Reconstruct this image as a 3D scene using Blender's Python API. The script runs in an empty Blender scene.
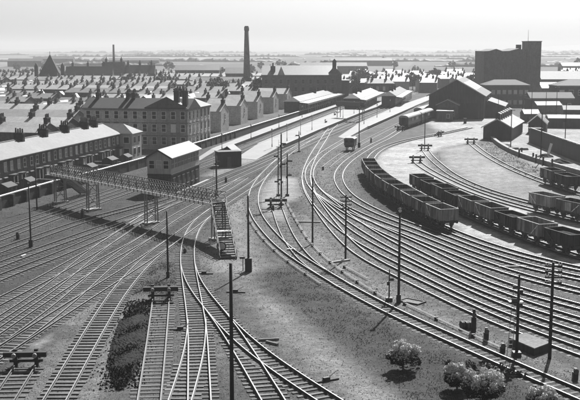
import bpy, math, random
import numpy as np
from mathutils import Vector, Matrix

R = math.radians
rnd = random.Random(7)
scn = bpy.context.scene
col = scn.collection

# ------------------------------------------------------------------ camera
CAM_H, F_PX, HORIZON = 23.0, 1000.0, 48.0
TH = math.atan((200.0 - HORIZON) / F_PX)
cam_d = bpy.data.cameras.new('camera')
cam = bpy.data.objects.new('camera', cam_d); col.objects.link(cam)
cam.location = (0, 0, CAM_H)
cam.rotation_euler = (math.pi / 2 - TH, 0, 0)
cam_d.sensor_width = 36.0
cam_d.lens = 36.0 * F_PX / 580.0
cam_d.clip_start = 0.5
cam_d.clip_end = 30000
scn.camera = cam

# ------------------------------------------------------------------ sky and sun
SUN_EL, SUN_AZ = R(42), R(19)          # azimuth clockwise from +Y
world = bpy.data.worlds.new('World'); scn.world = world; world.use_nodes = True
wn = world.node_tree.nodes; wl = world.node_tree.links
bg = wn['Background']
sky = wn.new('ShaderNodeTexSky'); sky.sky_type = 'NISHITA'; sky.sun_disc = False
sky.sun_elevation = SUN_EL; sky.sun_rotation = SUN_AZ
sky.air_density = 1.0; sky.dust_density = 1.8; sky.ozone_density = 1.0
bw = wn.new('ShaderNodeRGBToBW')
wl.new(sky.outputs[0], bw.inputs[0]); wl.new(bw.outputs[0], bg.inputs[0])
bg.inputs[1].default_value = 0.05
sun_d = bpy.data.lights.new('sun', 'SUN'); sun_d.energy = 5.0; sun_d.angle = R(0.55); sun_d.color = (1, 1, 1)
sun = bpy.data.objects.new('sun', sun_d); col.objects.link(sun)
sdir = Vector((math.sin(SUN_AZ) * math.cos(SUN_EL), math.cos(SUN_AZ) * math.cos(SUN_EL), math.sin(SUN_EL)))
sun.rotation_euler = (-sdir).to_track_quat('-Z', 'Y').to_euler()
sun.location = (60, 200, 200)
vs = scn.view_settings
vs.view_transform = 'Standard'; vs.look = 'None'; vs.exposure = 1.12; vs.gamma = 1.0; vs.use_curve_mapping = False
scn.render.engine = 'CYCLES'
scn.cycles.volume_bounces = 0
scn.cycles.max_bounces = 6
scn.cycles.diffuse_bounces = 3
scn.cycles.use_denoising = True

# ------------------------------------------------------------------ helpers
def P(px, py, z=0.0):
    """pixel of the 580x400 photograph -> point of the plane at height z"""
    u = (px - 290.0) / F_PX; v = (200.0 - py) / F_PX
    dx = u; dy = math.cos(TH) + v * math.sin(TH); dz = -math.sin(TH) + v * math.cos(TH)
    t = (z - CAM_H) / dz
    return Vector((dx * t, dy * t, z))

class MB:
    def __init__(s): s.v = []; s.f = []
    def add(s, vs, fs):
        b = len(s.v); s.v += [tuple(q) for q in vs]; s.f += [tuple(i + b for i in q) for q in fs]; return s
    def box(s, x0, x1, y0, y1, z0, z1):
        return s.add([(x0,y0,z0),(x1,y0,z0),(x1,y1,z0),(x0,y1,z0),(x0,y0,z1),(x1,y0,z1),(x1,y1,z1),(x0,y1,z1)],
                     [(0,3,2,1),(4,5,6,7),(0,1,5,4),(1,2,6,5),(2,3,7,6),(3,0,4,7)])
    def bar(s, a, b, w, h=None, up=(0,0,1)):
        a = Vector(a); b = Vector(b); h = w if h is None else h
        d = (b - a).normalized(); up = Vector(up)
        if abs(d.dot(up)) > .98: up = Vector((1,0,0))
        r = d.cross(up).normalized() * (w / 2); t = r.cross(d).normalized() * (h / 2)
        vs = [a - r - t, a + r - t, a + r + t, a - r + t, b - r - t, b + r - t, b + r + t, b - r + t]
        return s.add(vs, [(0,1,2,3),(7,6,5,4),(0,4,5,1),(1,5,6,2),(2,6,7,3),(3,7,4,0)])
    def cyl(s, a, b, r0, r1=None, n=8, caps=True):
        a = Vector(a); b = Vector(b); r1 = r0 if r1 is None else r1
        d = (b - a).normalized(); up = Vector((0,0,1)) if abs(d.z) < .95 else Vector((1,0,0))
        x = d.cross(up).normalized(); y = d.cross(x)
        vs = []
        for p, r in ((a, r0), (b, r1)):
            for i in range(n):
                t = 2 * math.pi * i / n
                vs.append(p + x * math.cos(t) * r + y * math.sin(t) * r)
        fs = [(i, n + i, n + (i + 1) % n, (i + 1) % n) for i in range(n)]
        if caps: fs += [tuple(range(n)), tuple(range(2 * n - 1, n - 1, -1))]
        return s.add(vs, fs)
    def prism(s, pts, axis, a, b):
        """polygon pts in the two other axes, extruded along axis from a to b"""
        def mk(p, q, t):
            return {'x': (t, p, q), 'y': (p, t, q), 'z': (p, q, t)}[axis]
        n = len(pts)
        vs = [mk(p, q, a) for p, q in pts] + [mk(p, q, b) for p, q in pts]
        fs = [(i, (i + 1) % n, n + (i + 1) % n, n + i) for i in range(n)]
        fs += [tuple(range(n - 1, -1, -1)), tuple(range(n, 2 * n))]
        return s.add(vs, fs)
    def mesh(s, name, mat, smooth=False):
        me = bpy.data.meshes.new(name); me.from_pydata(s.v, [], s.f); me.update()
        if mat: me.materials.append(mat)
        if smooth:
            for p in me.polygons: p.use_smooth = True
        return me
    def build(s, name, mat, parent=None, smooth=False):
        import bmesh
        me = s.mesh(name, mat, smooth)
        bm = bmesh.new(); bm.from_mesh(me); bmesh.ops.recalc_face_normals(bm, faces=bm.faces); bm.to_mesh(me); bm.free()
        return link(name, me, parent)

def link(name, me, parent=None, loc=None, rz=0.0):
    o = bpy.data.objects.new(name, me); col.objects.link(o)
    if parent: o.parent = parent
    if loc is not None: o.location = loc
    o.rotation_euler[2] = rz
    return o

def tag(o, label, cat, group=None):
    o['label'] = label; o['category'] = cat
    if group: o['group'] = group
    return o

def thing(name, label, cat, loc, rz=0.0, group=None):
    o = link(name, None, None, loc, rz); o.empty_display_size = 0.3
    return tag(o, label, cat, group)

def struct(o): o['kind'] = 'structure'; return o
def stuff(o): o['kind'] = 'stuff'; return o

def copy_tree(o, parent=None):
    c = o.copy(); col.objects.link(c); c.parent = parent
    for ch in o.children: copy_tree(ch, c)
    return c

# ------------------------------------------------------------------ materials (all greys: the picture is black and white)
def mat(name, a, rough=.85, var=.25, scale=3.0, spec=.3, bump=0.0, streak=0.0, island=.0, kind=None, metal=0.0):
    m = bpy.data.materials.new(name); m.use_nodes = True
    n = m.node_tree.nodes; l = m.node_tree.links; b = n['Principled BSDF']
    tc = n.new('ShaderNodeTexCoord')
    n1 = n.new('ShaderNodeTexNoise'); n1.inputs['Scale'].default_value = scale; n1.inputs['Detail'].default_value = 6; n1.inputs['Roughness'].default_value = .65
    l.new(tc.outputs['Object'], n1.inputs['Vector'])
    n2 = n.new('ShaderNodeTexNoise'); n2.inputs['Scale'].default_value = scale * .13; n2.inputs['Detail'].default_value = 3
    l.new(tc.outputs['Object'], n2.inputs['Vector'])
    fac = n.new('ShaderNodeMath'); fac.operation = 'ADD'
    l.new(n1.outputs[0], fac.inputs[0]); l.new(n2.outputs[0], fac.inputs[1])
    mr = n.new('ShaderNodeMapRange'); mr.inputs[1].default_value = .6; mr.inputs[2].default_value = 1.4
    mr.inputs[3].default_value = a * (1 - var); mr.inputs[4].default_value = a * (1 + var)
    l.new(fac.outputs[0], mr.inputs[0])
    val = mr.outputs[0]
    def mul(x, y):
        q = n.new('ShaderNodeMath'); q.operation = 'MULTIPLY'; l.new(x, q.inputs[0])
        if isinstance(y, float): q.inputs[1].default_value = y
        else: l.new(y, q.inputs[1])
        return q.outputs[0]
    if island:
        oi = n.new('ShaderNodeObjectInfo'); r2 = n.new('ShaderNodeMapRange')
        l.new(oi.outputs['Random'], r2.inputs[0]); r2.inputs[3].default_value = 1 - island; r2.inputs[4].default_value = 1 + island
        val = mul(val, r2.outputs[0])
    if streak:
        mp = n.new('ShaderNodeMapping'); mp.inputs['Scale'].default_value = (1.5, 1.5, .12)
        l.new(tc.outputs['Object'], mp.inputs[0])
        n3 = n.new('ShaderNodeTexNoise'); n3.inputs['Scale'].default_value = 3; n3.inputs['Detail'].default_value = 4
        l.new(mp.outputs[0], n3.inputs['Vector'])
        r3 = n.new('ShaderNodeMapRange'); r3.inputs[1].default_value = .35; r3.inputs[2].default_value = .65
        r3.inputs[3].default_value = 1 - streak; r3.inputs[4].default_value = 1 + streak * .5
        l.new(n3.outputs[0], r3.inputs[0]); val = mul(val, r3.outputs[0])
    if kind == 'brick':
        br = n.new('ShaderNodeTexBrick'); br.inputs['Scale'].default_value = 1.0
        br.inputs['Brick Width'].default_value = .46; br.inputs['Row Height'].default_value = .17; br.inputs['Mortar Size'].default_value = .016
        br.inputs['Color1'].default_value = (.75, .75, .75, 1); br.inputs['Color2'].default_value = (1.25, 1.25, 1.25, 1); br.inputs['Mortar'].default_value = (1.4, 1.4, 1.4, 1)
        sx = n.new('ShaderNodeSeparateXYZ'); l.new(tc.outputs['Object'], sx.inputs[0])
        ad = n.new('ShaderNodeMath'); ad.operation = 'ADD'; l.new(sx.outputs[0], ad.inputs[0]); l.new(sx.outputs[1], ad.inputs[1])
        cx = n.new('ShaderNodeCombineXYZ'); l.new(ad.outputs[0], cx.inputs[0]); l.new(sx.outputs[2], cx.inputs[1])
        l.new(cx.outputs[0], br.inputs['Vector']); val = mul(val, br.outputs['Color'])
    if kind == 'slate':
        br = n.new('ShaderNodeTexBrick'); br.inputs['Scale'].default_value = 1.0
        br.inputs['Brick Width'].default_value = .5; br.inputs['Row Height'].default_value = .32; br.inputs['Mortar Size'].default_value = .02
        br.inputs['Color1'].default_value = (.86, .86, .86, 1); br.inputs['Color2'].default_value = (1.1, 1.1, 1.1, 1); br.inputs['Mortar'].default_value = (.7, .7, .7, 1)
        l.new(tc.outputs['Object'], br.inputs['Vector']); val = mul(val, br.outputs['Color'])
    if kind in ('planks', 'planksx'):
        w = n.new('ShaderNodeTexWave'); w.bands_direction = 'Y' if kind == 'planks' else 'X'; w.wave_profile = 'SAW'
        w.inputs['Scale'].default_value = 1.4; w.inputs['Distortion'].default_value = 0
        l.new(tc.outputs['Object'], w.inputs['Vector'])
        r4 = n.new('ShaderNodeMapRange'); r4.inputs[3].default_value = .75; r4.inputs[4].default_value = 1.15
        l.new(w.outputs['Fac'], r4.inputs[0]); val = mul(val, r4.outputs[0])
    cb = n.new('ShaderNodeCombineColor')
    for i in range(3): l.new(val, cb.inputs[i])
    l.new(cb.outputs[0], b.inputs['Base Color'])
    b.inputs['Roughness'].default_value = rough; b.inputs['Specular IOR Level'].default_value = spec; b.inputs['Metallic'].default_value = metal
    if bump:
        bp = n.new('ShaderNodeBump'); bp.inputs['Strength'].default_value = bump; bp.inputs['Distance'].default_value = .05
        l.new(n1.outputs[0], bp.inputs['Height']); l.new(bp.outputs[0], b.inputs['Normal'])
    return m

def ballast_mat():
    m = mat('ballast_stone', .06, .9, .3, 8, .2); n = m.node_tree.nodes; l = m.node_tree.links; b = n['Principled BSDF']
    g = n.new('ShaderNodeNewGeometry'); r = n.new('ShaderNodeMapRange'); l.new(g.outputs['Random Per Island'], r.inputs[0])
    r.inputs[3].default_value = .012; r.inputs[4].default_value = .12
    p = n.new('ShaderNodeMath'); p.operation = 'POWER'; p.inputs[1].default_value = 1.25; l.new(r.outputs[0], p.inputs[0])
    c = n.new('ShaderNodeCombineColor')
    for i in range(3): l.new(p.outputs[0], c.inputs[i])
    l.new(c.outputs[0], b.inputs['Base Color']); return m
M = dict(
    ballast=ballast_mat(),
    rail_dull=mat('rusty_rail_head', .16, .5, .35, 3, .4, metal=.8),
    stair=mat('tarred_stair_boards', .018, .95, .3, 4, .02),
    rail=mat('rusty_rail', .03, .7, .3, 6, .3),
    railhead=mat('polished_rail_head', .47, .34, .15, 6, .5, metal=1.0),
    sleeper=mat('sleeper_timber', .085, .8, .45, 5, .3, bump=.4, island=.35),
    timber=mat('dark_timber', .04, .75, .35, 4, .3, streak=.3),
    timber_mid=mat('grey_timber', .09, .75, .35, 4, .3, streak=.35),
    pole=mat('tarred_pole', .02, .7, .3, 3, .3),
    black=mat('black_iron', .018, .6, .3, 5, .4),
    iron=mat('grey_painted_iron', .20, .6, .3, 4, .4, streak=.25),
    iron_pale=mat('pale_painted_iron', .42, .6, .2, 4, .4, streak=.25),
    iron_dark=mat('dark_painted_iron', .06, .6, .3, 4, .4),
    white=mat('white_paint', .6, .6, .12, 3, .4, streak=.15),
    girder_white=mat('white_girder_paint', .85, .6, .12, 3, .4, streak=.12),
    brick=mat('sooty_brick', .085, .9, .3, 1.2, .2, kind='brick', streak=.2),
    brick_pale=mat('pale_brick', .34, .9, .25, 1.0, .2, kind='brick', streak=.2),
    brick_dark=mat('dark_brick', .045, .9, .3, 1.0, .2, kind='brick', streak=.25),
    brick_mill=mat('mill_brick', .11, .9, .3, .8, .2, kind='brick', streak=.25),
    slate=mat('bright_slate', .085, .62, .4, .9, .17, kind='slate', streak=.0),
    slate_mid=mat('grey_slate', .10, .5, .3, .6, .45, kind='slate', island=.35),
    slate_dark=mat('dark_slate', .04, .75, .25, .8, .2, kind='slate'),
    stone=mat('pale_stone', .28, .85, .2, 2, .3, streak=.25, bump=.2),
    stone_mid=mat('weathered_stone', .15, .9, .3, 2, .25, streak=.25, bump=.3),
    platform=mat('platform_paving', .21, .8, .18, 1.2, .3),
    glass=mat('window_glass', .012, .3, .1, 1, .2),
    curtain=mat('net_curtain', .40, .9, .2, 3, .1, island=.3),
    coal=mat('coal', .012, .9, .6, 4, .12, bump=.8),
    wag_light=mat('wagon_grey_paint', .20, .7, .3, 2.5, .35, streak=.45, island=.4),
    wag_mid=mat('wagon_weathered_paint', .10, .75, .4, 2.5, .3, streak=.5, island=.4),
    wag_dark=mat('wagon_dark_planks', .035, .8, .4, 2.5, .3, streak=.5, island=.4),
    coach=mat('coach_paint', .06, .45, .15, 1, .4),
    coach_roof=mat('coach_roof_canvas', .26, .7, .15, 2, .3),
    leaf=mat('leaf', .10, .7, .5, .8, .3, island=.25),
    leaf_dark=mat('leaf_dark', .045, .75, .5, .8, .25),
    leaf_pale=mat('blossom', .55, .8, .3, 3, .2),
    bark=mat('bark', .06, .9, .3, 4, .2),
    grass=mat('dry_grass', .06, .85, .5, .3, .2),
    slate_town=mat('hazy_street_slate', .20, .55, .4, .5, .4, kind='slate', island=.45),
    felt=mat('roofing_felt', .25, .75, .15, 2, .3),
    pot=mat('chimney_pot', .15, .9, .3, 3, .2),
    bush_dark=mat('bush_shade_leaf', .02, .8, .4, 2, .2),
    render_pale=mat('pale_render', .32, .9, .2, 1, .2, streak=.2),
)
# ------------------------------------------------------------------ ground
U = Vector((.215, .9766, 0)).normalized()        # direction of the main line
W = Vector((-U.y, U.x, 0))                        # to the left of it
UANG = math.atan2(U.y, U.x)

def poly_mask(X, Y, pts, feather):
    """1 inside the polygon, fading over feather metres"""
    pts = [P(a, b) for a, b in pts]
    inside = np.zeros(X.shape, bool); dist = np.full(X.shape, 1e9)
    n = len(pts)
    for i in range(n):
        a = pts[i]; b = pts[(i + 1) % n]
        cond = ((a.y > Y) != (b.y > Y))
        with np.errstate(divide='ignore', invalid='ignore'):
            xi = (b.x - a.x) * (Y - a.y) / (b.y - a.y) + a.x
        inside ^= cond & (X < xi)
        ex, ey = b.x - a.x, b.y - a.y; L = ex * ex + ey * ey + 1e-9
        t = np.clip(((X - a.x) * ex + (Y - a.y) * ey) / L, 0, 1)
        dist = np.minimum(dist, np.hypot(X - a.x - t * ex, Y - a.y - t * ey))
    sd = np.where(inside, dist, -dist)
    return np.clip(.5 + sd / feather, 0, 1)

REG = [
  # tone, feather, pixel outline of the patch of ground
  (.075, 8, [(-80,215),(60,190),(150,165),(240,140),(300,135),(280,165),(240,200),(190,240),(120,280),(60,330),(-80,420)]),
  (.40, 3, [(205,176),(218,170),(240,158),(262,150),(284,148),(262,158),(240,167),(215,176)]),
  (.20, 3, [(-60,330),(0,302),(40,285),(75,262),(55,290),(20,312),(-60,352)]),
  (.25, 3, [(45,326),(80,305),(110,292),(128,286),(108,310),(88,345),(70,372),(55,395),(20,395),(45,362),(70,335),(60,330)]),
  (.40, 1.0, [(32,345),(52,334),(48,341),(36,350)]),
  (.34, 1.6, [(128,300),(136,300),(120,335),(106,370),(92,410),(84,440),(66,440),(84,395),(104,345)]),
  (.12, 2.0, [(140,280),(180,262),(178,285),(176,300),(175,330),(172,370),(165,410),(164,360),(170,310),(165,296)]),
  (.32, 2.5, [(224,206),(243,196),(247,215),(252,240),(262,262),(250,270),(222,272),(208,262),(224,240)]),
  (.30, 2.5, [(232,262),(258,267),(262,285),(290,312),(330,345),(390,392),(430,430),(380,430),(330,385),(300,357),(272,325),(250,297),(233,285)]),
  (.075, 3.0, [(258,276),(292,264),(330,290),(370,312),(420,338),(480,365),(560,408),(560,430),(440,430),(395,388),(335,340),(295,308)]),
  (.27, 2.0, [(303,215),(320,226),(345,256),(400,291),(450,314),(520,346),(580,374),(660,407),(660,414),(580,386),(500,352),(440,327),(370,292),(320,264),(300,238)]),
  (.46, 2.5, [(262,188),(278,176),(296,178),(300,195),(288,202),(284,222),(268,214),(259,203)]),
  (.20, 3, [(315,160),(345,152),(360,165),(350,180),(336,188),(330,196),(312,182)]),
  (.16, 4, [(330,196),(420,230),(500,262),(580,286),(660,305),(660,380),(580,352),(493,320),(406,279),(350,246),(320,212)]),
  # pale roadways of the coal yard
  (.60, 3, [(374,160),(386,148),(412,139),(445,132),(470,125),(486,122),(484,139),(470,143),(445,147),(432,152),(424,160),(430,168),(450,180),(480,192),(520,205),(580,222),(660,244),(660,294),(580,268),(540,257),(500,246),(470,236),(450,228),(430,212),(404,194),(390,184),(380,174)]),
  (.42, 3, [(440,150),(475,143),(490,158),(520,176),(580,199),(660,224),(660,236),(580,213),(520,199),(470,182),(445,166)]),
  (.30, 2, [(478,144),(492,142),(520,160),(580,186),(660,214),(660,220),(580,198),(530,180),(500,166)]),
  (.56, 3, [(424,122),(432,116),(500,113),(522,118),(512,128),(486,127),(484,138),(440,132)]),
  (.56, 3, [(497,143),(512,131),(524,122),(560,108),(680,108),(680,200),(580,178),(540,167),(515,156)]),
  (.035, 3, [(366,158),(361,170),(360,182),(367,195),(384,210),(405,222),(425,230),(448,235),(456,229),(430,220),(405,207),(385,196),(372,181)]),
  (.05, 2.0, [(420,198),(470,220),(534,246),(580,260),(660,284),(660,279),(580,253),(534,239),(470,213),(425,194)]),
  (.06, 1.5, [(70,216),(80,213),(84,217),(74,222)]), (.05, 1.5, [(88,222),(100,221),(104,226),(92,228)]),
  (.05, 1.5, [(130,232),(144,226),(150,232),(136,238)]), (.06, 1.5, [(165,226),(182,214),(190,216),(176,230)]),
  (.07, 2, [(285,203),(296,202),(300,208),(290,212)]),
]
slopes = np.concatenate([[-6,-3.5,-2,-1.2,-.8,-.6,-.5], np.linspace(-.42, .42, 360), [.5,.6,.8,1.2,2,3.5,6]])
ys = [-150.0, -60.0, 0.0, 30.0]
y = 46.0
while y < 13000:
    ys.append(y); y *= 1.0055 if y < 330 else (1.012 if y < 700 else 1.03)
ys = np.array(ys)
SX, YY = np.meshgrid(slopes, ys)
XX = SX * np.maximum(YY, 46.0)
tone = np.full(XX.shape, .15)
tone = np.where(YY > 420, .13, tone)
near = YY < 520
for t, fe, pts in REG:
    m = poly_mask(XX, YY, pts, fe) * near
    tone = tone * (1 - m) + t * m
field = np.clip((YY - 720) / 150, 0, 1)
nv = XX.size; nr, nc = XX.shape
co = np.empty((nv, 3)); co[:, 0] = XX.ravel(); co[:, 1] = YY.ravel(); co[:, 2] = 0
idx = np.arange(nv).reshape(nr, nc)
quads = np.stack([idx[:-1, :-1], idx[:-1, 1:], idx[1:, 1:], idx[1:, :-1]], -1).reshape(-1, 4)
me = bpy.data.meshes.new('ground')
me.vertices.add(nv); me.vertices.foreach_set('co', co.ravel())
me.loops.add(quads.size); me.loops.foreach_set('vertex_index', quads.ravel())
me.polygons.add(len(quads)); me.polygons.foreach_set('loop_start', np.arange(0, quads.size, 4)); me.polygons.foreach_set('loop_total', np.full(len(quads), 4))
me.update(calc_edges=True)
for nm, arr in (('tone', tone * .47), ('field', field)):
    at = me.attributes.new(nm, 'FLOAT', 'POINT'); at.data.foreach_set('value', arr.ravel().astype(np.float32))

def ground_material():
    m = bpy.data.materials.new('yard_ground'); m.use_nodes = True
    n = m.node_tree.nodes; l = m.node_tree.links; b = n['Principled BSDF']
    geo = n.new('ShaderNodeNewGeometry')
    def noise(scale, detail=5, rough=.6):
        q = n.new('ShaderNodeTexNoise'); q.inputs['Scale'].default_value = scale; q.inputs['Detail'].default_value = detail; q.inputs['Roughness'].default_value = rough
        l.new(geo.outputs['Position'], q.inputs['Vector']); return q.outputs[0]
    def rng(x, a, b_, c, d):
        q = n.new('ShaderNodeMapRange'); l.new(x, q.inputs[0])
        for i, vv in enumerate((a, b_, c, d)): q.inputs[i + 1].default_value = vv
        return q.outputs[0]
    def math_(op, x, y):
        q = n.new('ShaderNodeMath'); q.operation = op; l.new(x, q.inputs[0])
        if isinstance(y, (int, float)): q.inputs[1].default_value = y
        else: l.new(y, q.inputs[1])
        return q.outputs[0]
    ta = n.new('ShaderNodeAttribute'); ta.attribute_name = 'tone'
    fa = n.new('ShaderNodeAttribute'); fa.attribute_name = 'field'
    v = ta.outputs['Fac']
    v = math_('MULTIPLY', v, rng(noise(.09, 4), .3, .7, .72, 1.28))
    v = math_('MULTIPLY', v, rng(noise(.7, 6, .7), .3, .7, .55, 1.40))
    v = math_('MULTIPLY', v, rng(noise(4.0, 5, .75), .3, .7, .50, 1.50))
    v = math_('MULTIPLY', v, rng(noise(13.0, 3, .7), .3, .7, .55, 1.45))
    v = math_('MULTIPLY', v, rng(noise(.33, 6, .7), .60, .68, 1.0, .55))
    vo = n.new('ShaderNodeTexVoronoi'); vo.inputs['Scale'].default_value = .0042
    mp = n.new('ShaderNodeMapping'); mp.inputs['Scale'].default_value = (1, .42, 1); mp.inputs['Rotation'].default_value = (0, 0, .3)
    l.new(geo.outputs['Position'], mp.inputs[0]); l.new(mp.outputs[0], vo.inputs['Vector'])
    fbw = n.new('ShaderNodeRGBToBW'); l.new(vo.outputs['Color'], fbw.inputs[0])
    fv = math_('MULTIPLY', rng(fbw.outputs[0], .2, .8, .07, .19), rng(noise(.006, 4), .3, .7, .7, 1.3))
    mix = n.new('ShaderNodeMix'); mix.data_type = 'FLOAT'
    l.new(fa.outputs['Fac'], mix.inputs[0]); l.new(v, mix.inputs[2]); l.new(fv, mix.inputs[3])
    cb = n.new('ShaderNodeCombineColor')
    for i in range(3): l.new(mix.outputs[0], cb.inputs[i])
    l.new(cb.outputs[0], b.inputs['Base Color']); b.inputs['Roughness'].default_value = .95; b.inputs['Specular IOR Level'].default_value = .15
    bp = n.new('ShaderNodeBump'); bp.inputs['Strength'].default_value = .8; bp.inputs['Distance'].default_value = .12
    l.new(math_('ADD', noise(5.0, 5, .7), noise(1.1, 4)), bp.inputs['Height']); l.new(bp.outputs[0], b.inputs['Normal'])
    return m
me.materials.append(ground_material())
struct(link('ground', me))

# ------------------------------------------------------------------ railway tracks
def spline(pts, step):
    """Catmull-Rom through world points, evenly resampled and smoothed"""
    p = [np.array((q.x, q.y)) for q in pts]
    p = [2 * p[0] - p[1]] + p + [2 * p[-1] - p[-2]]
    out = []
    for i in range(1, len(p) - 2):
        a, b, c, d = p[i - 1], p[i], p[i + 1], p[i + 2]
        for t in np.linspace(0, 1, 30, endpoint=False):
            out.append(.5 * (2 * b + (c - a) * t + (2 * a - 5 * b + 4 * c - d) * t * t + (3 * b - a - 3 * c + d) * t ** 3))
    out.append(p[-2]); out = np.array(out)
    s = np.concatenate([[0], np.cumsum(np.hypot(*np.diff(out, axis=0).T))])
    n = max(4, int(s[-1] / step)); q = np.linspace(0, s[-1], n)
    r = np.stack([np.interp(q, s, out[:, 0]), np.interp(q, s, out[:, 1])], 1)
    for _ in range(24):
        r[1:-1] = .25 * r[:-2] + .5 * r[1:-1] + .25 * r[2:]
    return r

def normals(r):
    d = np.gradient(r, axis=0); d /= np.linalg.norm(d, axis=1)[:, None]
    return d, np.stack([-d[:, 1], d[:, 0]], 1)

PROFILE = [(-.07, 0), (.07, 0), (.07, .02), (.02, .04), (.02, .145), (.04, .155), (.04, .20), (-.04, .20), (-.04, .155), (-.02, .145), (-.02, .04), (-.07, .02)]
sl_hash = {}
SLEEPER = MB().box(-.135, .135, -1.3, 1.3, -.12, 0).mesh('sleeper', M['sleeper'])
TRACKS = {}
def track(key, px, label, near=0.0, zt=.05, w=2.6, sleepers=True, step=1.3):
    i = len(TRACKS)
    r = spline([P(a, b) for a, b in px], step); d, nn = normals(r)
    TRACKS[key] = (r, d)
    zo = zt + .003 * (i % 9)
    root = thing('railway_track', label, 'railway track', (0, 0, 0), 0, 'tracks across the railway yard')
    for s in (-1, 1):
        c = r + nn * s * .755
        n = len(c); k = len(PROFILE)
        vs = [(c[j, 0] + nn[j, 0] * a, c[j, 1] + nn[j, 1] * a, zo + .004 + h) for j in range(n) for a, h in PROFILE]
        fs = [(j * k + q, j * k + (q + 1) % k, (j + 1) * k + (q + 1) % k, (j + 1) * k + q) for j in range(n - 1) for q in range(k)]
        fs += [tuple(range(k)), tuple(range((n - 1) * k, n * k))]
        m = MB(); m.v = vs; m.f = fs
        ro = m.build('rail', M['rail'], root)
        ro.data.materials.append(M['rail_dull' if key in ('V1', 'V2', 'WW', 'UU', 'spur', 'B1', 'L11', 'F') else 'railhead'])
        nf = len(fs) - 2
        mi = np.zeros(len(fs), np.int32); mi[:nf][np.arange(nf) % k == 6] = 1
        ro.data.polygons.foreach_set('material_index', mi)
    if sleepers:
        sr = spline([P(a, b) for a, b in px], .76); sd, _ = normals(sr)
        joined = MB(); cnt = 0
        for q, t in zip(sr, sd):
            kx, ky = int(math.floor(q[0] / .6)), int(math.floor(q[1] / .6))
            if any(math.hypot(q[0] - o[0], q[1] - o[1]) < .5 for ax in (-1, 0, 1) for ay in (-1, 0, 1) for o in sl_hash.get((kx + ax, ky + ay), ())): continue
            sl_hash.setdefault((kx, ky), []).append((q[0], q[1]))
            jt = rnd.gauss(0, .05); q = q + t * jt
            ang = math.atan2(t[1], t[0]) + rnd.gauss(0, .022); z = zo + rnd.uniform(-.012, .004)
            if q[1] < near and abs(q[0]) < .32 * q[1] + 3 and q[1] > 52 and cnt < 290:
                o = link('sleeper', SLEEPER, root, (q[0], q[1], z), ang); cnt += 1
                o.scale.y = rnd.uniform(.96, 1.06)
            else:
                ca, sa = math.cos(ang), math.sin(ang)
                base = len(joined.v); L = 1.3 * rnd.uniform(.96, 1.06)
                for zz in (-.12, 0):
                    for ax, ay in ((-.135, -L), (.135, -L), (.135, L), (-.135, L)):
                        joined.v.append((q[0] + ax * ca - ay * sa, q[1] + ax * sa + ay * ca, z + zz))
                joined.f += [tuple(base + j for j in f) for f in ((4,5,6,7),(0,1,5,4),(1,2,6,5),(2,3,7,6),(3,0,4,7))]
        if joined.v:
            stuff(joined.build('sleepers', M['sleeper'], root))
    return root

# curved main line and the fan of sidings on the right
track('D', [(420,92),(380,108),(340,124),(300,146),(281,160),(266,174),(256,188),(253,200),(254,210),(259,221),(270.5,235),(284,249),(307,265),(319,272),(345,288),(374,304),(406,320),(460,344),(520,371),(580,397),(660,431)],
      'long curved single line sweeping past the leafy bushes to the bottom corner', near=112, zt=.03)
track('F', [(276.5,207),(281,221),(288,238),(297,251),(307,263.5),(322,274),(345,288)], 'short siding from the signal cluster joining the curved line past the bushes', zt=.006)
track('A', [(352,112),(340,121),(330,130),(323.5,140),(314.5,154),(308,168),(306,178),(308,190),(314,201),(330,224),(354,250),(380,266.5),(406,278.5),(450,300.5),(493,320.7),(535,337.5),(580,353),(660,382)],
      'outermost track of the fan, beside the bare strip with the square hatch', near=104, zt=.006)
track('T2', [(306,178),(309,190),(317,203),(334,222),(347,233),(375,250),(406,264.8),(450,287),(493,306.8),(535,322.5),(580,337),(660,363)], 'second track of the fan counted from the bare strip', near=100, zt=.006)
track('B', [(420,105),(395,117),(370,128.5),(350,138),(335,146.5),(322,155),(313,164),(309,174),(311,184),(319,194),(329,202),(347,218),(375,236.5),(406,253.5),(450,275),(493,294.4),(535,309),(580,322.5),(660,346)],
      'third track of the fan, curving down from the coach shed side of the station', zt=.006)
track('T4', [(311,184),(319,193.5),(330,201),(347,213),(375,228),(406,241.5),(450,263.5),(493,283),(535,296.5),(580,308.5),(660,329)], 'fourth track of the fan, in the middle of the parallel sidings', zt=.006)
track('T5', [(319,193),(330,200.5),(347,210),(375,222.5),(406,233.5),(450,251.5),(493,268.7),(535,281.5),(580,292.5),(660,311)], 'fifth track of the fan, passing behind the signal post with ladder', zt=.006)
track('C', [(428,110),(415,120),(401,130),(388,138.5),(372,146.5),(355,157),(343,167),(338,177),(341,187),(349,196.5),(362,205),(384,216),(406,224),(450,241),(493,258),(535,270),(580,280),(660,296)],
      'sixth track of the fan, bending round tightly beside the long wagon rake', zt=.006)
track('T7', [(470,128),(440,134.5),(415,139),(392,145),(377,152),(369,162),(368,172),(373,183),(382.5,192.5),(391,198.5),(400,204),(415,214),(437,226),(453,233),(493,248),(535,260),(580,270.8),(660,286)],
      'siding carrying the long curved rake of coal wagons', zt=.006)
track('UU', [(412,188.5),(428,196.5),(448,206.5),(470,217.5),(500,230),(534,243),(575,257),(660,282)], 'siding carrying the second wagon rake, between the pale roadways', zt=.006)
track('V1', [(425,150),(430,157),(440,166),(455,177),(480,188.5),(505,196.5),(533,204),(570,213),(660,232)], 'empty siding starting at the buffer stop with the post behind it', zt=.006)
track('V2', [(417,162.5),(424,168),(435,174.5),(455,184.5),(480,195),(510,204.5),(536,211.5),(575,221),(660,240)], 'siding starting at the lone buffer stop, with two wagons farther along', zt=.006)
track('WW', [(471,143.5),(485,154.5),(510,168.5),(545,183),(585,196.5),(660,218)], 'overgrown siding below the curved retaining wall', zt=.005)
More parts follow.
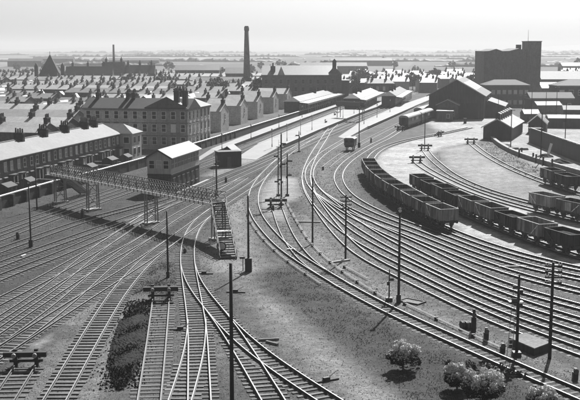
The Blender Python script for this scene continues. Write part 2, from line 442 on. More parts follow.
track('spur', [(440,104),(402,123),(382,133),(366,141.5),(352,149.5),(338,158.5),(326,168)], 'short spur where the brake van stands alone', zt=.006)
# station tracks
track('L1', [(-70,258),(0,232),(87,200.5),(131,185.5),(165,174.3),(205,161),(258,140.5),(300,123.5),(340,108.5),(372,98)], 'innermost track below the garden wall, running to the first platform', zt=.03)
track('L2', [(-70,268),(0,240),(87,207.3),(140,189),(172,178),(205,166.2),(258,144),(300,126.5),(340,110.6),(372,99.5)], 'second track from the garden wall, passing behind the signal box', zt=.03)
track('M1', [(-70,282),(0,251.5),(43,237),(87,221),(167,199.2),(195,188.5),(220,177.7),(250,166),(277,154.5),(318,137),(360,119.5),(400,104)], 'third track from the garden wall, passing in front of the signal box', zt=.03)
track('M2', [(-70,297),(0,266),(87,234.3),(120,222.5),(146,213),(180,202),(200,194.5),(220,186.3),(250,172.5),(278,159.2),(318,140.5),(360,122.5),(400,106.5)], 'fourth track from the garden wall, straight on under the footbridge', zt=.03)
track('L5', [(-70,312),(0,278.5),(45,262),(87,243.7),(120,229.5),(146,216.5),(172,205),(200,194.5),(222,185.5)], 'fifth track from the garden wall, joining its neighbour at the footbridge', near=112, zt=.04)
track('L6', [(-60,336),(0,302),(27,290),(57,273),(87,256),(115,239.5),(132,227.5),(150,215),(180,200.5),(206,192)], 'track from the edge of the picture over the bare ground, past the oil stains', near=108, zt=.04)
track('L7', [(-60,364),(0,323),(25,307),(44,295),(60,282.5),(80,265),(100,249),(119,235.5),(134,225.5),(150,214.5),(165,207)], 'steeper crossing track cutting through the fan toward the middle bridge trestle', near=106, zt=.04)
track('L8', [(-60,371),(0,329.5),(30,309.5),(59,290.5),(80,276.5),(113,257.5),(135,245.5),(152,235.5),(163,226),(183,214),(201,204),(222,193),(244,179)], 'track running from the bottom corner to beneath the footbridge stair head', near=106, zt=.04)
track('L8b', [(18,341),(40,325.5),(60,309),(79.5,293),(95,277.5),(109,265.5),(125,253),(140,243),(152,235.5)], 'short connecting curve between two crossing tracks at the crossover', near=108, zt=.04)
track('L9', [(-60,394),(0,354.5),(30,335),(60,315),(92,295),(120,277),(145,261),(173,241.5),(211,213.5),(225,203.5),(243,192),(259.5,180.5),(270,170),(280,160)], 'long diagonal track passing just below the footbridge stair', near=112, zt=.05)
track('L10', [(20,465),(35,437),(57,400),(84.5,350),(100,324),(113,302),(124,287.5),(137,272),(150,259.5),(164,248.5),(176,240)], 'prominent track with bare sleepers beside the pale footpath', near=112, zt=.07)
track('L11', [(25,369),(16,383),(8,396),(-8,420),(-25,446)], 'short dead end track running off the bottom corner from its buffer stop', near=100, zt=.06)
track('B1', [(161,301),(158.5,325),(154.5,360),(149.5,400),(144,440),(140,470)], 'straight dead end track beside the long heap of coal', near=100, zt=.02)
track('K1', [(214,211),(203,219),(193.5,230),(188,245),(187,260),(188.5,273),(192,295),(197.5,328.5),(198.2,350),(199.4,400),(200.2,440),(200.6,470)], 'track curving down from the footbridge, straight to the bottom edge', near=112, zt=.07)
track('K2', [(188,266),(190,278),(196,289),(204,299.5),(216,314),(229,329),(240,340.5),(266,361.5),(295,381.5),(323,399.5),(360,423),(400,448)], 'track curving away to the bottom beside the pale dirt path', near=112, zt=.07)
track('K3', [(197,322),(197.5,336),(195.5,351),(190,371),(181.5,400),(168,440),(158,468)], 'turnout branch peeling off toward the coal heap at the bottom', near=100, zt=.07)
track('K4', [(204,299),(215,312.5),(228.5,330),(241.5,350),(250.5,365),(261,382.5),(271.5,400),(293,437),(308,465)], 'turnout branch behind the tall near pole', near=100, zt=.07)

# loose ballast stones in and beside the tracks, thinning outward
def ballast():
    r2 = np.random.RandomState(4); P_ = []
    for key, (r, d) in TRACKS.items():
        ok = (r[:, 1] < 230) & (r[:, 1] > 55) & (np.abs(r[:, 0]) < .31 * r[:, 1] + 2)
        q = r[ok]; dd = d[ok]
        if not len(q): continue
        w = np.clip(110 / q[:, 1], .25, 1.6) * (1.0 if key not in ('V1', 'V2', 'UU', 'WW') else .15)
        n = r2.poisson(26 * w); i = np.repeat(np.arange(len(q)), n); N = len(i)
        off = r2.normal(0, 1.15, N); al = r2.uniform(-.7, .7, N)
        P_.append(np.stack([q[i, 0] + dd[i, 0] * al - dd[i, 1] * off, q[i, 1] + dd[i, 1] * al + dd[i, 0] * off], 1))
    n = 34000
    y = 62 * np.exp(r2.uniform(0, 1, n) * math.log(230 / 62)); x = r2.uniform(-.3, .3, n) * y
    P_.append(np.stack([x, y], 1))
    P_ = np.concatenate(P_)
    for tn, fe, pts in REG:
        if tn >= .4: P_ = P_[poly_mask(P_[:, 0], P_[:, 1], pts, 2.0) < .35]
    n = len(P_)
    s_ = r2.uniform(.03, .085, n) * np.clip(P_[:, 1] / 85, .8, 1.9)
    tri = np.array([[1, 0, -.3], [-.5, .87, -.3], [-.5, -.87, -.3], [0, 0, .75]])
    a = r2.uniform(0, 6.28, n); ca, sa = np.cos(a), np.sin(a)
    jit = r2.uniform(.7, 1.3, (n, 4, 3)); v = tri[None] * jit * s_[:, None, None]
    V = np.empty((n, 4, 3)); V[:, :, 0] = v[:, :, 0] * ca[:, None] - v[:, :, 1] * sa[:, None] + P_[:, 0, None]
    V[:, :, 1] = v[:, :, 0] * sa[:, None] + v[:, :, 1] * ca[:, None] + P_[:, 1, None]; V[:, :, 2] = v[:, :, 2] + .01
    f = np.array([[0, 1, 3], [1, 2, 3], [2, 0, 3]]); F = (f[None] + (np.arange(n) * 4)[:, None, None]).reshape(-1, 3)
    me = bpy.data.meshes.new('ballast'); me.vertices.add(n * 4); me.vertices.foreach_set('co', V.ravel())
    me.loops.add(F.size); me.loops.foreach_set('vertex_index', F.ravel().astype(np.int32))
    me.polygons.add(len(F)); me.polygons.foreach_set('loop_start', np.arange(0, F.size, 3)); me.polygons.foreach_set('loop_total', np.full(len(F), 3))
    me.update(calc_edges=True); me.materials.append(M['ballast'])
    o = link('ballast', me); stuff(o); tag(o, 'loose ballast stones scattered between and beside the tracks', 'ballast')
    print('ballast stones', n)
ballast()
# ------------------------------------------------------------------ buildings
def window(parent, x, z, w, h, y=0.0, face='y-', curtain=False, frame=True, bars=1, arch=False):
    """a window on a wall plane: frame standing proud, dark pane set back inside it; pane is the sub-part"""
    fm = MB(); t = .09; dpt = .07
    def B(a0, a1, d0, d1, z0, z1, m):
        if face == 'y-': m.box(a0, a1, y - d1, y - d0, z0, z1)
        elif face == 'y+': m.box(a0, a1, y + d0, y + d1, z0, z1)
        elif face == 'x+': m.box(y + d0, y + d1, a0, a1, z0, z1)
        else: m.box(y - d1, y - d0, a0, a1, z0, z1)
    B(x - w/2, x - w/2 + t, -.02, dpt, z, z + h, fm); B(x + w/2 - t, x + w/2, -.02, dpt, z, z + h, fm)
    B(x - w/2 + t, x + w/2 - t, -.02, dpt - .003, z, z + t, fm); B(x - w/2 + t, x + w/2 - t, -.02, dpt - .003, z + h - t, z + h, fm)
    if bars: B(x - w/2 + t, x + w/2 - t, -.02, dpt - .012, z + h * .5 - .04, z + h * .5 + .04, fm)
    f = fm.build('window', M['white'] if frame else M['stone_mid'], parent)
    pm = MB(); B(x - w/2 + t - .01, x + w/2 - t + .01, -.02, .02, z + t - .01, z + h - t + .01, pm)
    pm.build('pane', M['curtain'] if curtain else M['glass'], f)
    sm = MB(); B(x - w/2 - .12, x + w/2 + .12, -.02, .16, z - .14, z - .002, sm); sm.build('sill', M['stone'], f)
    lm = MB(); B(x - w/2 - .1, x + w/2 + .1, -.02, .05, z + h + .002, z + h + .24, lm); lm.build('lintel', M['stone_mid'], f)
    return f

def gable_block(mb, L, D, eave, ridge):
    """walls of a block with gables at both ends; ridge along x"""
    mb.prism([(0, -.3), (D, -.3), (D, eave), (D/2, ridge), (0, eave)], 'x', 0, L)
def gable_roof(mb, L, D, eave, ridge, over=.25, th=.12, end=.12):
    s = (ridge - eave) / (D / 2)
    for sg in (0, 1):
        y0 = -over if sg == 0 else D + over; z0 = eave - over * s
        pts = [(y0, z0 + .03), (D/2, ridge + .03), (D/2, ridge + .03 + th), (y0, z0 + .03 + th)]
        mb.prism(pts, 'x', -end, L + end)
def chimney_mesh(name, w, d, h, pots=4):
    m = MB(); m.box(-w/2, w/2, -d/2, d/2, -1.2, h); m.box(-w/2 - .07, w/2 + .07, -d/2 - .07, d/2 + .07, h - .25, h - .02)
    for i in range(pots):
        x = -w/2 + w * (i + .5) / pots
        m.cyl((x, 0, h), (x, 0, h + .75), .16, .13, 6)
    return m.mesh(name, M['brick_dark'])
CH_NEAR = chimney_mesh('chimney', .75, 1.5, 1.3, 0)
_m = MB(); _m.box(-.4, .4, -.85, .85, -1.4, 1.35); _m.box(-.48, .48, -.93, .93, 1.05, 1.2)
for _i in range(4): _m.cyl((0, -.62 + .41 * _i, 1.35), (0, -.62 + .41 * _i, 2.05 + .12 * (_i % 2)), .17, .13, 7)
CH_NEAR = _m.mesh('chimney', M['brick_dark'])
_m = MB(); _m.box(-.45, .45, -.6, .6, -1.2, 1.2)
for _i in range(3): _m.cyl((0, -.38 + .38 * _i, 1.2), (0, -.38 + .38 * _i, 1.85), .16, .13, 5)
CH_FAR = _m.mesh('chimney', M['brick'])

_m = MB(); _m.prism([(-1.6, -1.5), (1.6, -1.5), (1.6, 4.3), (0, 5.5), (-1.6, 4.3)], 'y', -3.8, 3.2); _nf = len(_m.f)
for _s in (-1, 1): _m.prism([(_s * 1.8, 4.2), (0, 5.55), (0, 5.68), (_s * 1.8, 4.33)], 'y', -4.0, 3.6)
REAR = _m.mesh('rear_wing', M['brick']); REAR.materials.append(M['slate_town'])
for _p in REAR.polygons:
    if _p.index >= _nf: _p.material_index = 1
# --- terrace of small houses along the garden wall
e0 = P(-45, 170, 5.3); e1 = P(119.5, 133.6, 5.3)
Lt = (Vector((e1.x, e1.y)) - Vector((e0.x, e0.y))).length
ang = math.atan2(e1.y - e0.y, e1.x - e0.x)
t = thing('terraced_houses', 'long sooty brick terrace with bright slate roof and bay windows on the left', 'houses', (e0.x, e0.y, 0), ang)
DT = 7.6
m = MB(); gable_block(m, Lt, DT, 5.3, 7.15); m.build('wall', M['brick'], t)
m = MB(); gable_roof(m, Lt, DT, 5.3, 7.15, .3); roof = m.build('roof', M['slate'], t)
m = MB(); m.cyl((0, DT/2, 7.34), (Lt, DT/2, 7.34), .12, n=6); m.build('ridge_tiles', M['slate_mid'], roof)
m = MB(); m.bar((0, -.36, 5.2), (Lt, -.36, 5.2), .14, .12); m.build('gutter', M['black'], roof)
NH = 14; hw = Lt / NH
for i in range(NH):
    x = i * hw
    if i and i % 2 == 0 or i == NH - 1:
        link('chimney', CH_NEAR, t, (x + (.0 if i < NH - 1 else 0), DT/2, 7.1))
    for k in range(2):
        window(t, x + hw * (.27 + .46 * k), 3.25, .95, 1.55, curtain=(rnd.random() < .55))
    b = MB(); bx = x + (hw * .30 if i % 2 == 0 else hw * .70)
    b.prism([(bx - 1.05, 0), (bx - .62, -.75), (bx + .62, -.75), (bx + 1.05, 0)], 'z', -.2, 2.45)
    bay = b.build('bay_window', M['brick'], t)
    b = MB(); b.prism([(bx - 1.2, .0), (bx - .72, -.95), (bx + .72, -.95), (bx + 1.2, .0)], 'z', 2.45, 2.62); b.build('bay_roof', M['slate'], bay)
    b = MB(); b.box(bx - .5, bx + .5, -.79, -.74, .75, 2.2); b.build('pane', M['curtain'] if rnd.random() < .5 else M['glass'], bay)
    for sx in (-1, 1):
        b = MB(); b.bar((bx + sx * .58, -.78, .7), (bx + sx * .58, -.78, 2.3), .12, .12); b.build('frame', M['white'], bay)
    dx = x + (hw * .78 if i % 2 == 0 else hw * .22)
    b = MB(); b.box(dx - .45, dx + .45, -.05, .0, 0, 2.05); dr = b.build('door', M['timber'], t)
    b = MB(); b.box(dx - .55, dx + .55, -.32, .0, 2.2, 2.32); b.build('door_hood', M['stone'], dr)
# cross wing of the end house, projecting toward the line, with white painted windows
wl_, pj = 5.6, 2.7
m = MB(); m.box(Lt + .004, Lt + wl_, -pj, DT, -.2, 5.3); eb = m.build('end_wing', M['render_pale'], t)
m = MB(); z = 5.32; o = .35
m.add([(Lt - o, -pj - o, z), (Lt + wl_ + o, -pj - o, z), (Lt + wl_ + o, DT + o, z), (Lt - o, DT + o, z), (Lt + wl_/2, .2, z + 1.85), (Lt + wl_/2, DT - 2.6, z + 1.85)], [(0,1,4),(1,2,5,4),(2,3,5),(3,0,4,5),(3,2,1,0)])
m.build('wing_roof', M['slate'], eb)
for z in (.8, 3.2):
    f = MB(); f.box(Lt - .06, Lt + .0, -pj + .5, -pj + 1.9, z, z + 1.5); w_ = f.build('window', M['white'], eb)
    f = MB(); f.box(Lt - .09, Lt - .061, -pj + .65, -pj + 1.75, z + .15, z + 1.35); f.build('pane', M['glass'], w_)
    for k in range(2):
        f = MB(); x = Lt + 1.5 + 2.5 * k; f.box(x - .6, x + .6, -pj - .06, -pj, z, z + 1.5); w_ = f.build('window', M['white'], eb)
        f = MB(); f.box(x - .48, x + .48, -pj - .09, -pj - .061, z + .12, z + 1.38); f.build('pane', M['glass'], w_)

# --- garden wall between terrace and line, its gardens, sheds
wa, wb = P(-60, 227), P(150, 168.5)
wall_pts = [P(-60, 232), P(0, 209), P(60, 190.5), P(100, 180), P(150, 165.3), P(205, 148), P(262, 129), P(300, 116.5), P(330, 107)]
m = MB(); c = MB()
w0 = wall_pts[0]
for a, b in zip(wall_pts[:-1], wall_pts[1:]):
    m.bar((a.x - w0.x, a.y - w0.y, .8), (b.x - w0.x, b.y - w0.y, .8), .3, 2.0)
    c.bar((a.x - w0.x, a.y - w0.y, 1.86), (b.x - w0.x, b.y - w0.y, 1.86), .46, .12)
t = thing('boundary_wall', 'long brick boundary wall with pale coping between houses and tracks', 'wall', w0)
m.build('wall', M['brick_dark'], t); c.build('coping', M['white'], t)
sp = spline([Vector(p) for p in wall_pts], 4.2); sdir2, sn = normals(sp)
PIER = MB().box(-.28, .28, -.28, .28, -.1, 1.78).mesh('pier', M['brick_dark'])
for q, d2 in zip(sp, sdir2):
    if q[1] < 260: link('pier', PIER, t, (q[0] - w0.x, q[1] - w0.y, 0), math.atan2(d2[1], d2[0]))

def shed(label, loc, rz, L, D, h, r, wall, roofm, cat='shed', group=None, name='garden_shed', door=True):
    t = thing(name, label, cat, loc, rz, group)
    m = MB(); gable_block(m, L, D, h, r); m.build('wall', M[wall], t)
    m = MB(); gable_roof(m, L, D, h, r, .15, .07, .1); m.build('roof', M[roofm], t)
    if door:
        m = MB(); m.box(L * .3, L * .3 + .8, -.04, 0, 0, 1.8); m.build('door', M['timber_mid'], t)
    return t
for i, (px, py, L, D, h, wl_, rf, lab) in enumerate([
    (8, 200, 3.0, 2.0, 1.9, 'timber', 'slate_dark', 'low dark garden shed at the picture edge below the terrace'),
    (30, 193, 2.4, 1.8, 1.8, 'timber_mid', 'slate_dark', 'small grey garden shed behind the lamp post below the terrace'),
    (72, 186, 3.4, 2.2, 2.1, 'timber', 'slate_dark', 'dark lean shed beside the far foot of the footbridge'),
    (92, 178, 2.6, 2.0, 1.9, 'timber_mid', 'slate_dark', 'grey garden shed behind the footbridge trestle'),
    (112, 171, 3.0, 2.0, 2.0, 'timber', 'slate_dark', 'garden shed near the end house of the terrace'),
    (128, 166.5, 2.4, 1.8, 1.8, 'timber_mid', 'slate_dark', 'last small garden shed before the signal box')]):
    q = P(px, py); shed(lab, q, UANG, L, D, h, h + .5, wl_, rf, group='sheds in the terrace gardens')
ORD0 = ['first', 'second', 'third', 'fourth', 'fifth', 'sixth', 'seventh', 'eighth', 'ninth', 'tenth', 'eleventh', 'twelfth', 'thirteenth', 'fourteenth', 'fifteenth', 'sixteenth']
for i in range(8):
    q = e0 + (e1 - e0) * ((i + 3.0) / 12.0); q = Vector((q.x, q.y, 0))
    m = MB(); n_ = -W
    a = q + n_ * 1.2; b = q + n_ * 6.6
    t = thing('garden_fence', ORD0[i] + ' board fence dividing the terrace gardens, counted from the picture edge', 'fence', a, math.atan2(n_.y, n_.x), 'fences between the terrace gardens')
    m.box(0, 5.4, -.03, .03, 0, 1.25); m.build('boards', M['timber_mid'], t)
    m = MB(); m.box(0, 5.4, -.06, .06, 1.25, 1.32); m.build('top_rail', M['iron_pale'], t)

# --- signal box
t = thing('signal_box', 'two storey railway signal box with white gabled roof beside the footbridge', 'signal box', (-18.9, 157.3, 0), UANG)
LB, DB, EB, RB = 15.0, 3.9, 5.9, 7.0
m = MB(); m.box(0, LB, 0, DB, -.2, 3.1); m.build('base_wall', M['brick_dark'], t)
for i in range(6):
    m = MB(); x = 1.4 + i * 2.35; m.box(x - .55, x + .55, -.04, .0, .9, 2.4); ww = m.build('locking_room_window', M['glass'], t)
    m = MB(); m.box(x - .62, x + .62, -.10, -.042, 2.4, 2.52).box(x - .62, x + .62, -.10, -.042, .78, .9).box(x - .03, x + .03, -.08, -.042, .9, 2.4); m.build('frame', M['iron'], ww)
m = MB(); m.prism([(.0, 3.1), (DB, 3.1), (DB, EB), (DB/2, RB), (0, EB)], 'x', 0.02, LB - .02); m.build('upper_wall', M['render_pale'], t)
for i in range(9):
    x = .9 + i * 1.62
    m = MB(); m.box(x - .62, x + .62, -.03, .0, 4.05, 5.45); ww = m.build('window', M['glass'], t)
    m = MB()
    for k in range(4): m.box(x - .66 + k * .42, x - .60 + k * .42, -.06, -.031, 4.0, 5.5)
    m.box(x - .66, x + .66, -.07, -.031, 4.7, 4.76); m.build('frame', M['iron_pale'], ww)
for i in range(3):
    y = .75 + i * 1.2
    m = MB(); m.box(-.02, .02, y - .42, y + .42, 4.1, 5.3); ww = m.build('window', M['curtain'] if i == 1 else M['glass'], t)
    m = MB(); m.box(-.06, -.021, y - .48, y - .42, 4.05, 5.35).box(-.06, -.021, y + .42, y + .48, 4.05, 5.35).box(-.06, -.021, y - .42, y + .42, 4.66, 4.72).box(-.06, -.021, y - .42, y + .42, 5.3, 5.36); m.build('frame', M['white'], ww)
m = MB(); m.box(-.12, LB, -.16, 0, 3.0, 3.2).box(-.12, -.0, 0, DB, 3.0, 3.2); m.build('string_course', M['timber'], t)
m = MB(); gable_roof(m, LB, DB, EB, RB, .4, .1, .35); rf = m.build('roof', M['felt'], t)
m = MB()
for y0, y1 in ((-.4, DB/2), (DB + .4, DB/2)): m.bar((-.38, y0, EB - .25), (-.38, y1, RB - .02), .06, .24)
m.build('barge_board', M['timber'], rf)
m = MB(); m.box(0, LB + 2, -1.2, -.7, 0, .28); m.build('step', M['stone'], t)

# --- three storey brick hotel block
def block(name, label, cat, loc, rz, L, D, H, wallm, roofm, rise, rows, cols, ww, wh, side_cols=0, hip=True, group=None, cornice=True, base_z=1.1, pitch=None, wf=True):
    t = thing(name, label, cat, loc, rz, group)
    m = MB(); m.box(0, L, 0, D, -.3, H); m.build('wall', M[wallm], t)
    o = .35; k = D / 2 if hip else 0
    m = MB(); z = H + .02
    vs_ = [(-o, -o, z), (L + o, -o, z), (L + o, D + o, z), (-o, D + o, z), (k if hip else -o, D/2, z + rise), (L - k if hip else L + o, D/2, z + rise)]
    m.add(vs_, [(0,1,5,4), (2,3,4,5), (1,2,5), (3,0,4), (3,2,1,0)]); m.build('roof', M[roofm], t)
    if cornice:
        m = MB(); m.box(-.22, L + .22, -.22, D + .22, H - .45, H - .02); m.build('cornice', M['stone_mid'], t)
    sp_ = pitch or (H - .6) / rows
    for r_ in range(rows):
        z = base_z + r_ * sp_
        for c_ in range(cols):
            window(t, L * (c_ + .5) / cols, z, ww, wh, 0, 'y-', curtain=rnd.random() < .18, frame=wf)
        for c_ in range(side_cols):
            window(t, D * (c_ + .5) / side_cols, z, ww, wh, L, 'x+', curtain=rnd.random() < .15, frame=wf)
    return t
q = P(187.5, 109.3, 9.3)
hx, hy = q.x, q.y
o_ = Vector((hx, hy, 0)) + W * 25.2
hotel = block('hotel_building', 'three storey brick hotel with dark slate roof behind the signal box', 'building', (o_.x, o_.y, 0), UANG - math.pi/2, 25.2, 8.5, 9.3, 'brick_pale', 'slate_dark', 2.2, 3, 11, 1.15, 1.85, side_cols=3, hip=False, wf=True)
for ob in [c for c in hotel.children if c.name.startswith('wall')]: pass
m = MB(); m.box(-.08, 25.28, -.08, 8.58, 3.15, 3.35).box(-.08, 25.28, -.08, 8.58, 6.05, 6.2); m.build('string_course', M['stone_mid'], hotel)
for x in (2.0, 9.5, 10.9):
    link('chimney', CH_NEAR, hotel, (x, 4.25, 11.4))
# its wing, seen end on, with bright roof
wing = thing('hotel_wing', 'brick hotel wing with bright hipped roof and paired tall chimneys', 'building', (hx, hy, 0), UANG)
WL = 17.5
m = MB(); m.box(.0, WL, .01, 10.5, -.3, 9.3); m.build('wall', M['brick_pale'], wing)
m = MB(); z = 9.34; o = .35
m.add([(-o + .4, -o, z), (WL + o, -o, z), (WL + o, 10.5 + o, z), (-o + .4, 10.5 + o, z), (.6, 5.2, z + 2.7), (WL - 4.5, 5.2, z + 2.7)], [(0,1,5,4),(2,3,4,5),(1,2,5),(3,0,4),(3,2,1,0)])
m.build('roof', M['slate'], wing)
m = MB(); m.box(.2, WL + .2, -.2, .0, 8.85, 9.28); m.build('cornice', M['stone_mid'], wing)
for r_ in range(3):
    for c_ in range(6): window(wing, WL * (c_ + .5) / 6, 1.1 + 2.9 * r_, 1.1, 1.8, 0, 'y-', curtain=rnd.random() < .2, frame=False)
for x, y, hh in ((1.2, .9, 4.6), (1.2, 2.9, 4.6), (9.5, 5.2, 4.7)):
    m = MB(); wd = .55 if y < 4 else .95
    m.box(x - wd, x + wd, y - wd, y + wd, 8.6, 9.4 + hh - .6); m.box(x - wd - .1, x + wd + .1, y - wd - .1, y + wd + .1, 9.4 + hh - .9, 9.4 + hh - .6)
    c = m.build('chimney', M['brick_dark'], wing)
    m = MB()
    for a in (-.3, .3):
        for b in (-.3, .3): m.cyl((x + a, y + b, 9.4 + hh - .6), (x + a, y + b, 9.4 + hh), .16, .13, 6)
    m.build('chimney_pots', M['pot'], c)

# --- the streets behind: terraces at right angles to the line
def terrace(loc, L, label, group, roofm='slate_mid', eave=5.4, ridge=7.6, D=8.0, near=False, ang=None, chim=True, wallm='brick'):
    a = math.atan2(W.y, W.x) - math.pi if ang is None else ang     # local x points back toward the line
    t = thing('terraced_houses', label, 'houses', loc, a, group)
    m = MB(); gable_block(m, L, D, eave, ridge); m.build('wall', M[wallm], t)
    m = MB(); gable_roof(m, L, D, eave, ridge, .25); m.build('roof', M[roofm], t)
    if chim:
        n = max(1, int(L / (9.6 if near else 5.2)))
        for i in range(n + 1):
            link('chimney', CH_NEAR if near else CH_FAR, t, (L * i / n if 0 < i < n else (L - .5 if i else .5), D/2 + (0 if near else rnd.uniform(-.5, .5)), ridge - (.1 if near else rnd.uniform(-.25, .5))))
    if not near and chim:
        for i in range(int(L / 9.6)):
            if rnd.random() < .82:
                o = link('rear_wing', REAR, t, (4.8 + 9.6 * i + rnd.uniform(-.5, .5), 0, rnd.uniform(.3, 1.0)))
    if near:
        for i in range(int(L / 4.8)):
            x = 2.4 + 4.8 * i
            window(t, x, 3.3, 1.0, 1.5, curtain=rnd.random() < .4); window(t, x, .8, 1.2, 1.6, curtain=rnd.random() < .4)
        window(t, D * .5, 3.2, 1.0, 1.5, L, 'x+')
    return t
# gable ends seen along the platform fence
ends = [((221, 132), 11, 'first'), ((241, 124.6), 12, 'second'), ((257.5, 119.0), 12, 'third'), ((273.5, 113.2), 13, 'fourth'), ((287, 108.8), 13, 'fifth')]
for (px, py), L, nm in ends:
    q = P(px, py); o_ = q + W * L
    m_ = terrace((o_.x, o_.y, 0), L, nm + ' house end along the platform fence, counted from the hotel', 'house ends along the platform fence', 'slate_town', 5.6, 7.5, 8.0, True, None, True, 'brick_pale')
    q2 = o_ + U * 1.2
    # taller row of chimneys behind each end
k = 0
ORD = ['nearest', 'second', 'third', 'fourth', 'fifth', 'sixth', 'seventh', 'eighth', 'ninth', 'tenth']
for row in range(16):
    Y0 = 296 + row * 21 + (row % 3) * 2 + (row > 9) * (row - 9) * 6
    base = Vector((P(221, 132).x, P(221, 132).y, 0)) + U * ((Y0 - P(221, 132).y) / U.y) + W * 24
    off = 0.0
    for seg in range(7):
        L = rnd.choice([18, 24, 34, 43]); off += L + rnd.choice([2, 7, 12])
        o_ = base + W * off + U * rnd.uniform(-2, 2)
        if o_.x < -.34 * o_.y - 20: break
        rel = o_.x / o_.y
        zz = rnd.uniform(-.8, 1.3)
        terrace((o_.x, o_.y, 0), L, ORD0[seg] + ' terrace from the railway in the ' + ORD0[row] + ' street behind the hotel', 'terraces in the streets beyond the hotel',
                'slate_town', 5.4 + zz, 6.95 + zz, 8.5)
# roofs just behind the long terrace on the left
for i, (px, py, L, lab) in enumerate([(40, 133, 22, 'grey roofed back street terrace right behind the bright roof, at the picture edge'),
                                      (64, 127, 30, 'grey roofed back street terrace between bright roof and hotel'),
                                      (72, 118.5, 36, 'long back street terrace reaching the corner of the hotel'),
                                      (76, 112, 40, 'back street terrace whose chimneys stand just above the hotel corner')]):
    q = P(px, py, 5.4); q.z = 0; o_ = q + W * L
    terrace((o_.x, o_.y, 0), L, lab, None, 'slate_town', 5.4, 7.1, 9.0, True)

# --- church with steep pointed roof
q = P(51, 90)
Yc = 560; xc = (51 - 290) / 1000 * Yc
t = thing('church', 'hazy church with steep pyramid spire above the roofs', 'church', (xc, Yc, 0), .1)
m = MB(); m.box(-5.6, 5.6, 0, 11, 0, 8); m.build('tower', M['brick_dark'], t)
m = MB(); m.add([(-6, -.4, 7.8), (6, -.4, 7.8), (6, 11.4, 7.8), (-6, 11.4, 7.8), (0, 5.5, 19.5)], [(0,1,4),(1,2,4),(2,3,4),(3,0,4),(3,2,1,0)]); m.build('spire', M['slate_dark'], t)
m = MB(); m.bar((0, 5.5, 19.2), (0, 5.5, 21), .25); m.build('finial', M['black'], t)
for x in (-7.2, 7.2):
    m = MB(); m.box(x - 1, x + 1, 1, 3, 0, 13); m.prism([(x - 1, 13), (x + 1, 13), (x, 15)], 'y', 1, 3); m.build('turret', M['brick_dark'], t)
m = MB(); gable_block(m, 26, 12, 7, 12.5); o = m.build('nave_wall', M['brick_dark'], t); o.location = (8.5, 2, 0)
m = MB(); gable_roof(m, 26, 12, 7, 12.5, .4, .2); o = m.build('nave_roof', M['slate_dark'], t); o.location = (8.5, 2, 0)
Ysc = 600
t = thing('school_building', 'long gabled building with many chimneys beside the church spire', 'building', ((70 - 290) / 1000 * Ysc, Ysc, 0), .05)
for i, (x, L, e, r) in enumerate([(0, 22, 8, 12), (20, 13, 9, 14.5), (33, 18, 8, 12.5)]):
    m = MB(); gable_block(m, L, 10, e, r); o = m.build('wall', M['brick'], t); o.location = (x, 0.01 * i, 0)
    m = MB(); gable_roof(m, L, 10, e, r, .4, .2); o = m.build('roof', M['slate' if i == 1 else 'slate_dark'], t); o.location = (x, 0.01 * i, 0)
    for k in range(3): 
        o = link('chimney', CH_FAR, t, (x + 2 + k * (L - 4) / 2, 5, r + .3)); o.scale = (1.5, 1.3, 1.6)

def tpx_(px, Y): return (px - 290) / 1000 * Y
# --- mill with its tall chimney
Ym = 415
t = thing('mill_building', 'large dark brick mill block behind the first platform', 'mill', ((262 - 290) / 1000 * Ym, Ym, 0), -.02)
m = MB(); gable_block(m, 31, 14, 12.0, 15.6); m.build('wall', M['brick_mill'], t)
m = MB(); gable_roof(m, 31, 14, 12.0, 15.6, .3, .15); m.build('roof', M['slate_mid'], t)
for i in range(10):
    for z in (2, 5.2, 8.4): window(t, 1.8 + 3.05 * i, z, 1.1, 1.8, 0, 'y-', frame=False)
o = link('chimney', CH_FAR, t, (4.5, 3, 13.2)); o.scale = (2.2, 1.6, 2.0)
m = MB(); m.prism([(6.5, 12), (9.5, 12), (8, 15.6)], 'y', -.2, 4); m.build('gablet', M['render_pale'], t)
t = thing('mill_annex', 'pale gabled annex with a small roof turret joined to the mill', 'building', (((327 - 290) / 1000) * Ym, Ym + 1, 0), -.02)
m = MB(); m.prism([(0, -.2), (6, -.2), (6, 12), (3, 15.0), (0, 12)], 'y', 0, 16); m.build('wall', M['brick_mill'], t)
m = MB(); m.prism([(-.4, 11.8), (3, 15.1), (6.4, 11.8), (6.4, 12.05), (3, 15.35), (-.4, 12.05)], 'y', -.2, 16.2); m.build('roof', M['slate'], t)
m = MB(); m.box(2.2, 3.8, 2, 3.6, 13, 17.5); m.prism([(2.0, 17.5), (4.0, 17.5), (3, 18.6)], 'y', 1.9, 3.7); m.build('turret', M['brick_dark'], t)
m = MB(); m.box(6.02, 9.0, 1, 12, -.2, 9.5); m.build('side_wing', M['brick'], t)
m = MB(); m.box(6.0, 9.3, .8, 12.2, 9.52, 9.8); m.build('wing_roof', M['felt'], t)
Yk = 500; xk = (247.2 - 290) / 1000 * Yk
t = thing('factory_chimney', 'tall tapering brick factory chimney rising above the horizon', 'chimney', (xk, Yk, 0))
m = MB(); m.box(-2.4, 2.4, -2.4, 2.4, 0, 8.5); m.build('plinth', M['brick'], t)
m = MB(); m.cyl((0, 0, 8.5), (0, 0, 31.5), 1.75, 1.05, 16); m.cyl((0, 0, 31.5), (0, 0, 33.2), 1.22, 1.22, 16); m.cyl((0, 0, 33.2), (0, 0, 33.7), 1.0, .95, 16); m.build('shaft', M['brick_mill'], t, True)
t = shed('low engine house with pale roof at the foot of the tall chimney', (xk - 9, Yk - 6, 0), 0.0, 18, 9, 5, 7.6, 'brick', 'slate', 'building', None, 'engine_house', True)

